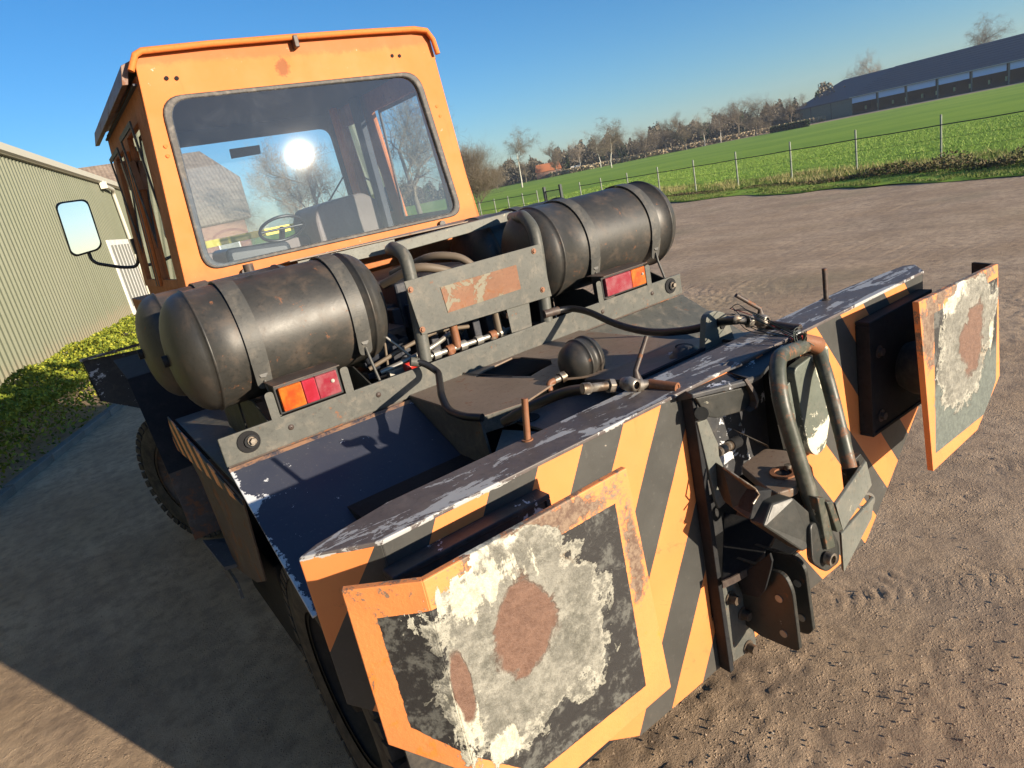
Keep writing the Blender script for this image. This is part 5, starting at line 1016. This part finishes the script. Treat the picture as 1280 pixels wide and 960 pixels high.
# far wood as one mass
n = 120000; az = RNG.uniform(22, 62, n); D_ = 262 + RNG.uniform(0, 70, n) ** 1.0
htop = 8.6 + vnoise(az * .9, az * 0, 5) * 4.5 + vnoise(az * 3.1, az * 0, 6) * 4.0 + vnoise(az * 9, D_ * .05, 7) * 3 - np.clip(40 - az, 0, 20) * .28
z = RNG.uniform(0, 1, n) ** .8 * np.clip(htop, 2, 20)
P = np.stack([D_ * np.sin(np.radians(az)), D_ * np.cos(np.radians(az)), z], -1)
V = leaf_cloud(P, .5); ev = vnoise(az * 1.7, az * 0 + 9, 3) > .26
for nm, sel, mt, lb in (('far_wood', ~ev, 'wood_far', 'brown leafless wood along the far side of the field'), ('evergreen_clump', ev, 'pine', 'dark evergreen clumps among the far leafless wood')):
    W = V[sel]; obj_of(nm, arr_mesh(nm, W.reshape(-1, 3), np.arange(len(W) * 4).reshape(-1, 4), mt, False), kind='stuff', label=lb, category='wood')
n = 14000; az = RNG.uniform(39, 60, n); D_ = 243 + RNG.uniform(0, 10, n); P = np.stack([D_ * np.sin(np.radians(az)), D_ * np.cos(np.radians(az)), RNG.uniform(0, 1.5, n)], -1)
M['reed'] = leafmat('pale_reeds', ((.30, .23, .14), (.36, .29, .18), (.42, .35, .24))); V = leaf_cloud(P, .5); obj_of('reed_belt', arr_mesh('reed_belt', V.reshape(-1, 3), np.arange(n * 4).reshape(-1, 4), 'reed', False), kind='stuff', label='pale reed belt in front of the far wood', category='reeds')
n = 5000; az = RNG.uniform(56.2, 58.9, n); D_ = 190 + (58.9 - az) * 9 + RNG.uniform(0, 4, n); P = np.stack([D_ * np.sin(np.radians(az)), D_ * np.cos(np.radians(az)), RNG.uniform(0, 1.6, n)], -1)
V = leaf_cloud(P, .3); obj_of('far_hedge', arr_mesh('far_hedge', V.reshape(-1, 3), np.arange(n * 4).reshape(-1, 4), 'pine', False), kind='stuff', label='dark low hedge running to the left end of the barn', category='hedge')
# farmhouse and vans far behind the field
FH = thing('farmhouse', 'small far farmhouse with an orange tiled roof below the wood', 'house', (157, 194, 0))
M['orange_tile'] = flat('orange_tiles', (.42, .15, .06), .8)
dv = Vector((.78, -.63, 0)); nv = Vector((.63, .78, 0))
c0 = Vector((157, 194, 0)); Pq = lambda a, o_, z: c0 + dv * a + nv * o_ + Vector((0, 0, z))
b = B(); b.prism([Pq(-4.5, 0, 0), Pq(4.5, 0, 0), Pq(4.5, 0, 2.4), Pq(-4.5, 0, 2.4)], nv * 6); part(b, 'wall', 'brick', FH)
b = B(); b.prism([Pq(-4.8, -.3, 2.3), Pq(4.8, -.3, 2.3), Pq(4.2, 3, 5.0), Pq(-4.2, 3, 5.0)], nv * .2); b.prism([Pq(-4.8, 6.3, 2.3), Pq(4.8, 6.3, 2.3), Pq(4.2, 3.2, 5.0), Pq(-4.2, 3.2, 5.0)], nv * -.1); part(b, 'roof', 'orange_tile', FH)
for i, (x, y, lb, nm) in enumerate(((167, 190, 'white van parked by the far farmhouse', 'parked_van'), (176, 186, 'pale car parked right of the far white van', 'parked_car'))):
    v = thing(nm, lb, nm.split('_')[1], (x, y, 0)); o0 = Vector((x, y, 0)); q = lambda a, o_, z: o0 + dv * a + nv * o_ + Vector((0, 0, z)); hgt = 2.2 if i == 0 else 1.45
    b = B(); b.prism([q(-2.4, 0, .3), q(2.4, 0, .3), q(2.4, 0, .95), q(1.5, 0, 1.1), q(1.0, 0, hgt), q(-2.2, 0, hgt), q(-2.4, 0, 1.1)], nv * 1.8); part(b, 'body', M['white'], v, bevel=.05)
    for a in (-1.5, 1.5):
        b = B(); b.disc(q(a, -.02, .35), nv, .35, .2, 16); part(b, 'wheel', 'rubber', v)
# ---- cattle barn
BA = thing('cattle_barn', 'long low cattle barn with a dark roof and blue curtain openings beyond the field', 'barn', (224.5, 140.3, 0))
bu = Vector((-.18787, -.98219, 0)); bn = Vector((.98219, -.18787, 0))        # along the front, and away from it
b0 = Vector((224.47, 140.3, 0)); Q = lambda a, o_, z: b0 + bu * a + bn * o_ + Vector((0, 0, z))
M['barn_wall'] = paint('green_barn_cladding', (.12, .14, .11), rust=-.3, seed=41, rough=.6); M['barn_roof'] = paint('dark_fibre_roof', (.05, .055, .072), rust=-.3, seed=42, rough=.5, dust=.2, var=.3)
M['curtain'] = flat('blue_curtain', (.55, .68, .88), .5); M['barn_dark'] = flat('barn_inside', (.02, .022, .025), .9)
b = B(); b.prism([Q(0, 0, 0), Q(22, 0, 0), Q(22, 0, 5.2), Q(0, 0, 5.2)], bn * .2); part(b, 'end_wall', 'barn_wall', BA)
for a in (6.5, 14.5):
    b = B(); b.prism([Q(a, -.05, 0), Q(a + .12, -.05, 0), Q(a + .12, -.05, 5.1), Q(a, -.05, 5.1)], bn * .05); part(b, 'wall_joint', 'barn_dark', BA)
b = B(); b.prism([Q(0, 0, 0), Q(0, 0, 5.2), Q(8, 14, 11.2), Q(0, 30, 5.2), Q(0, 30, 0)], bu * .2); part(b, 'gable_wall', 'barn_wall', BA)
b = B(); b.prism([Q(-.6, -.5, 5.2), Q(22, -.5, 5.2), Q(27.5, 14, 11.6), Q(8.0, 14, 11.6)], Vector((0, 0, -.25))); part(b, 'roof', 'barn_roof', BA)
b = B(); b.prism([Q(22, -.7, 5.35), Q(150, -.7, 5.35), Q(150, 14, 11.9), Q(27.0, 14, 11.75)], Vector((0, 0, -.25))); rf = part(b, 'roof', 'barn_roof', BA)
b = B(); b.prism([Q(0, 30, 5.2), Q(150, 30, 5.2), Q(150, 14, 11.9), Q(8, 14, 11.6)], Vector((0, 0, -.2))); part(b, 'roof', 'barn_roof', BA)
for k in range(9):                                     # sheet courses on the roof
    t = (k + 1) / 10; b = B(); p = Q(22 + 5 * t, -.7 + 14.7 * t, 5.36 + 6.4 * t); q_ = Q(150, -.7 + 14.7 * t, 5.36 + 6.5 * t); b.prism([p, q_, q_ + Vector((0, 0, .06)), p + Vector((0, 0, .06))], bn * .10); part(b, 'sheet_course', 'barn_roof', rf)
b = B(); b.prism([Q(22, -.75, 5.15), Q(150, -.75, 5.15), Q(150, -.75, 5.4), Q(22, -.75, 5.4)], bn * .1); part(b, 'gutter', 'cream', BA)
b = B(); b.prism([Q(22, 9, 0), Q(150, 9, 0), Q(150, 9, 8), Q(22, 9, 8)], bn * .2); part(b, 'inner_wall', 'barn_dark', BA)
b = B(); b.prism([Q(21.9, .2, 0), Q(21.9, 9, 0), Q(21.9, 9, 5.1), Q(21.9, .2, 5.1)], bu * .25); part(b, 'partition', 'barn_dark', BA)
b = B(); b.prism([Q(22, 0, 0), Q(150, 0, 0), Q(150, 0, .7), Q(22, 0, .7)], bn * .2); part(b, 'low_wall', 'barn_dark', BA)
a = 22.0; i = 0
while a < 150:
    b = B(); b.prism([Q(a, -.1, 0), Q(a + .35, -.1, 0), Q(a + .35, -.1, 5.2), Q(a, -.1, 5.2)], bn * .3); part(b, 'barn_post', 'barn_wall', BA)
    b = B(); b.prism([Q(a + .4, 0, 3.45), Q(a + 8.7, 0, 3.45), Q(a + 8.7, 0, 5.15), Q(a + .4, 0, 5.15)], bn * .04); part(b, 'curtain', 'curtain', BA)
    for o_ in (2.8, 7.0):
        b = B(); b.box(Q(a + o_, 3, 1.0) - Vector((.2, .2, 0)), Q(a + o_, 3, 1.0) + Vector((.2, .2, 1.1))); part(b, 'pale_fleck', flat('pale_green', (.45, .5, .25), .7) if 'fleck' not in M else M['fleck'], BA)  # small pale boxes for yellow-green flecks inside the dark opening
        M['fleck'] = bpy.data.materials['pale_green']
    a += 9.15
# thin winter haze over the fields
hz_ = B(); hz_.box((-440, -320, -2), (600, 640, 34)); ho = part(hz_, 'haze', flat('haze_air', (1, 1, 1)), None, kind='stuff'); hm = ho.active_material; hm.node_tree.nodes.remove(hm.node_tree.nodes['Principled BSDF'])
pv = hm.node_tree.nodes.new('ShaderNodeVolumePrincipled'); pv.inputs['Color'].default_value = (.80, .88, 1, 1); pv.inputs['Density'].default_value = .00028; pv.inputs['Anisotropy'].default_value = .2
hm.node_tree.links.new(pv.outputs[0], hm.node_tree.nodes['Material Output'].inputs['Volume'])
ho['label'] = 'thin pale winter haze over the fields'; ho['category'] = 'haze'
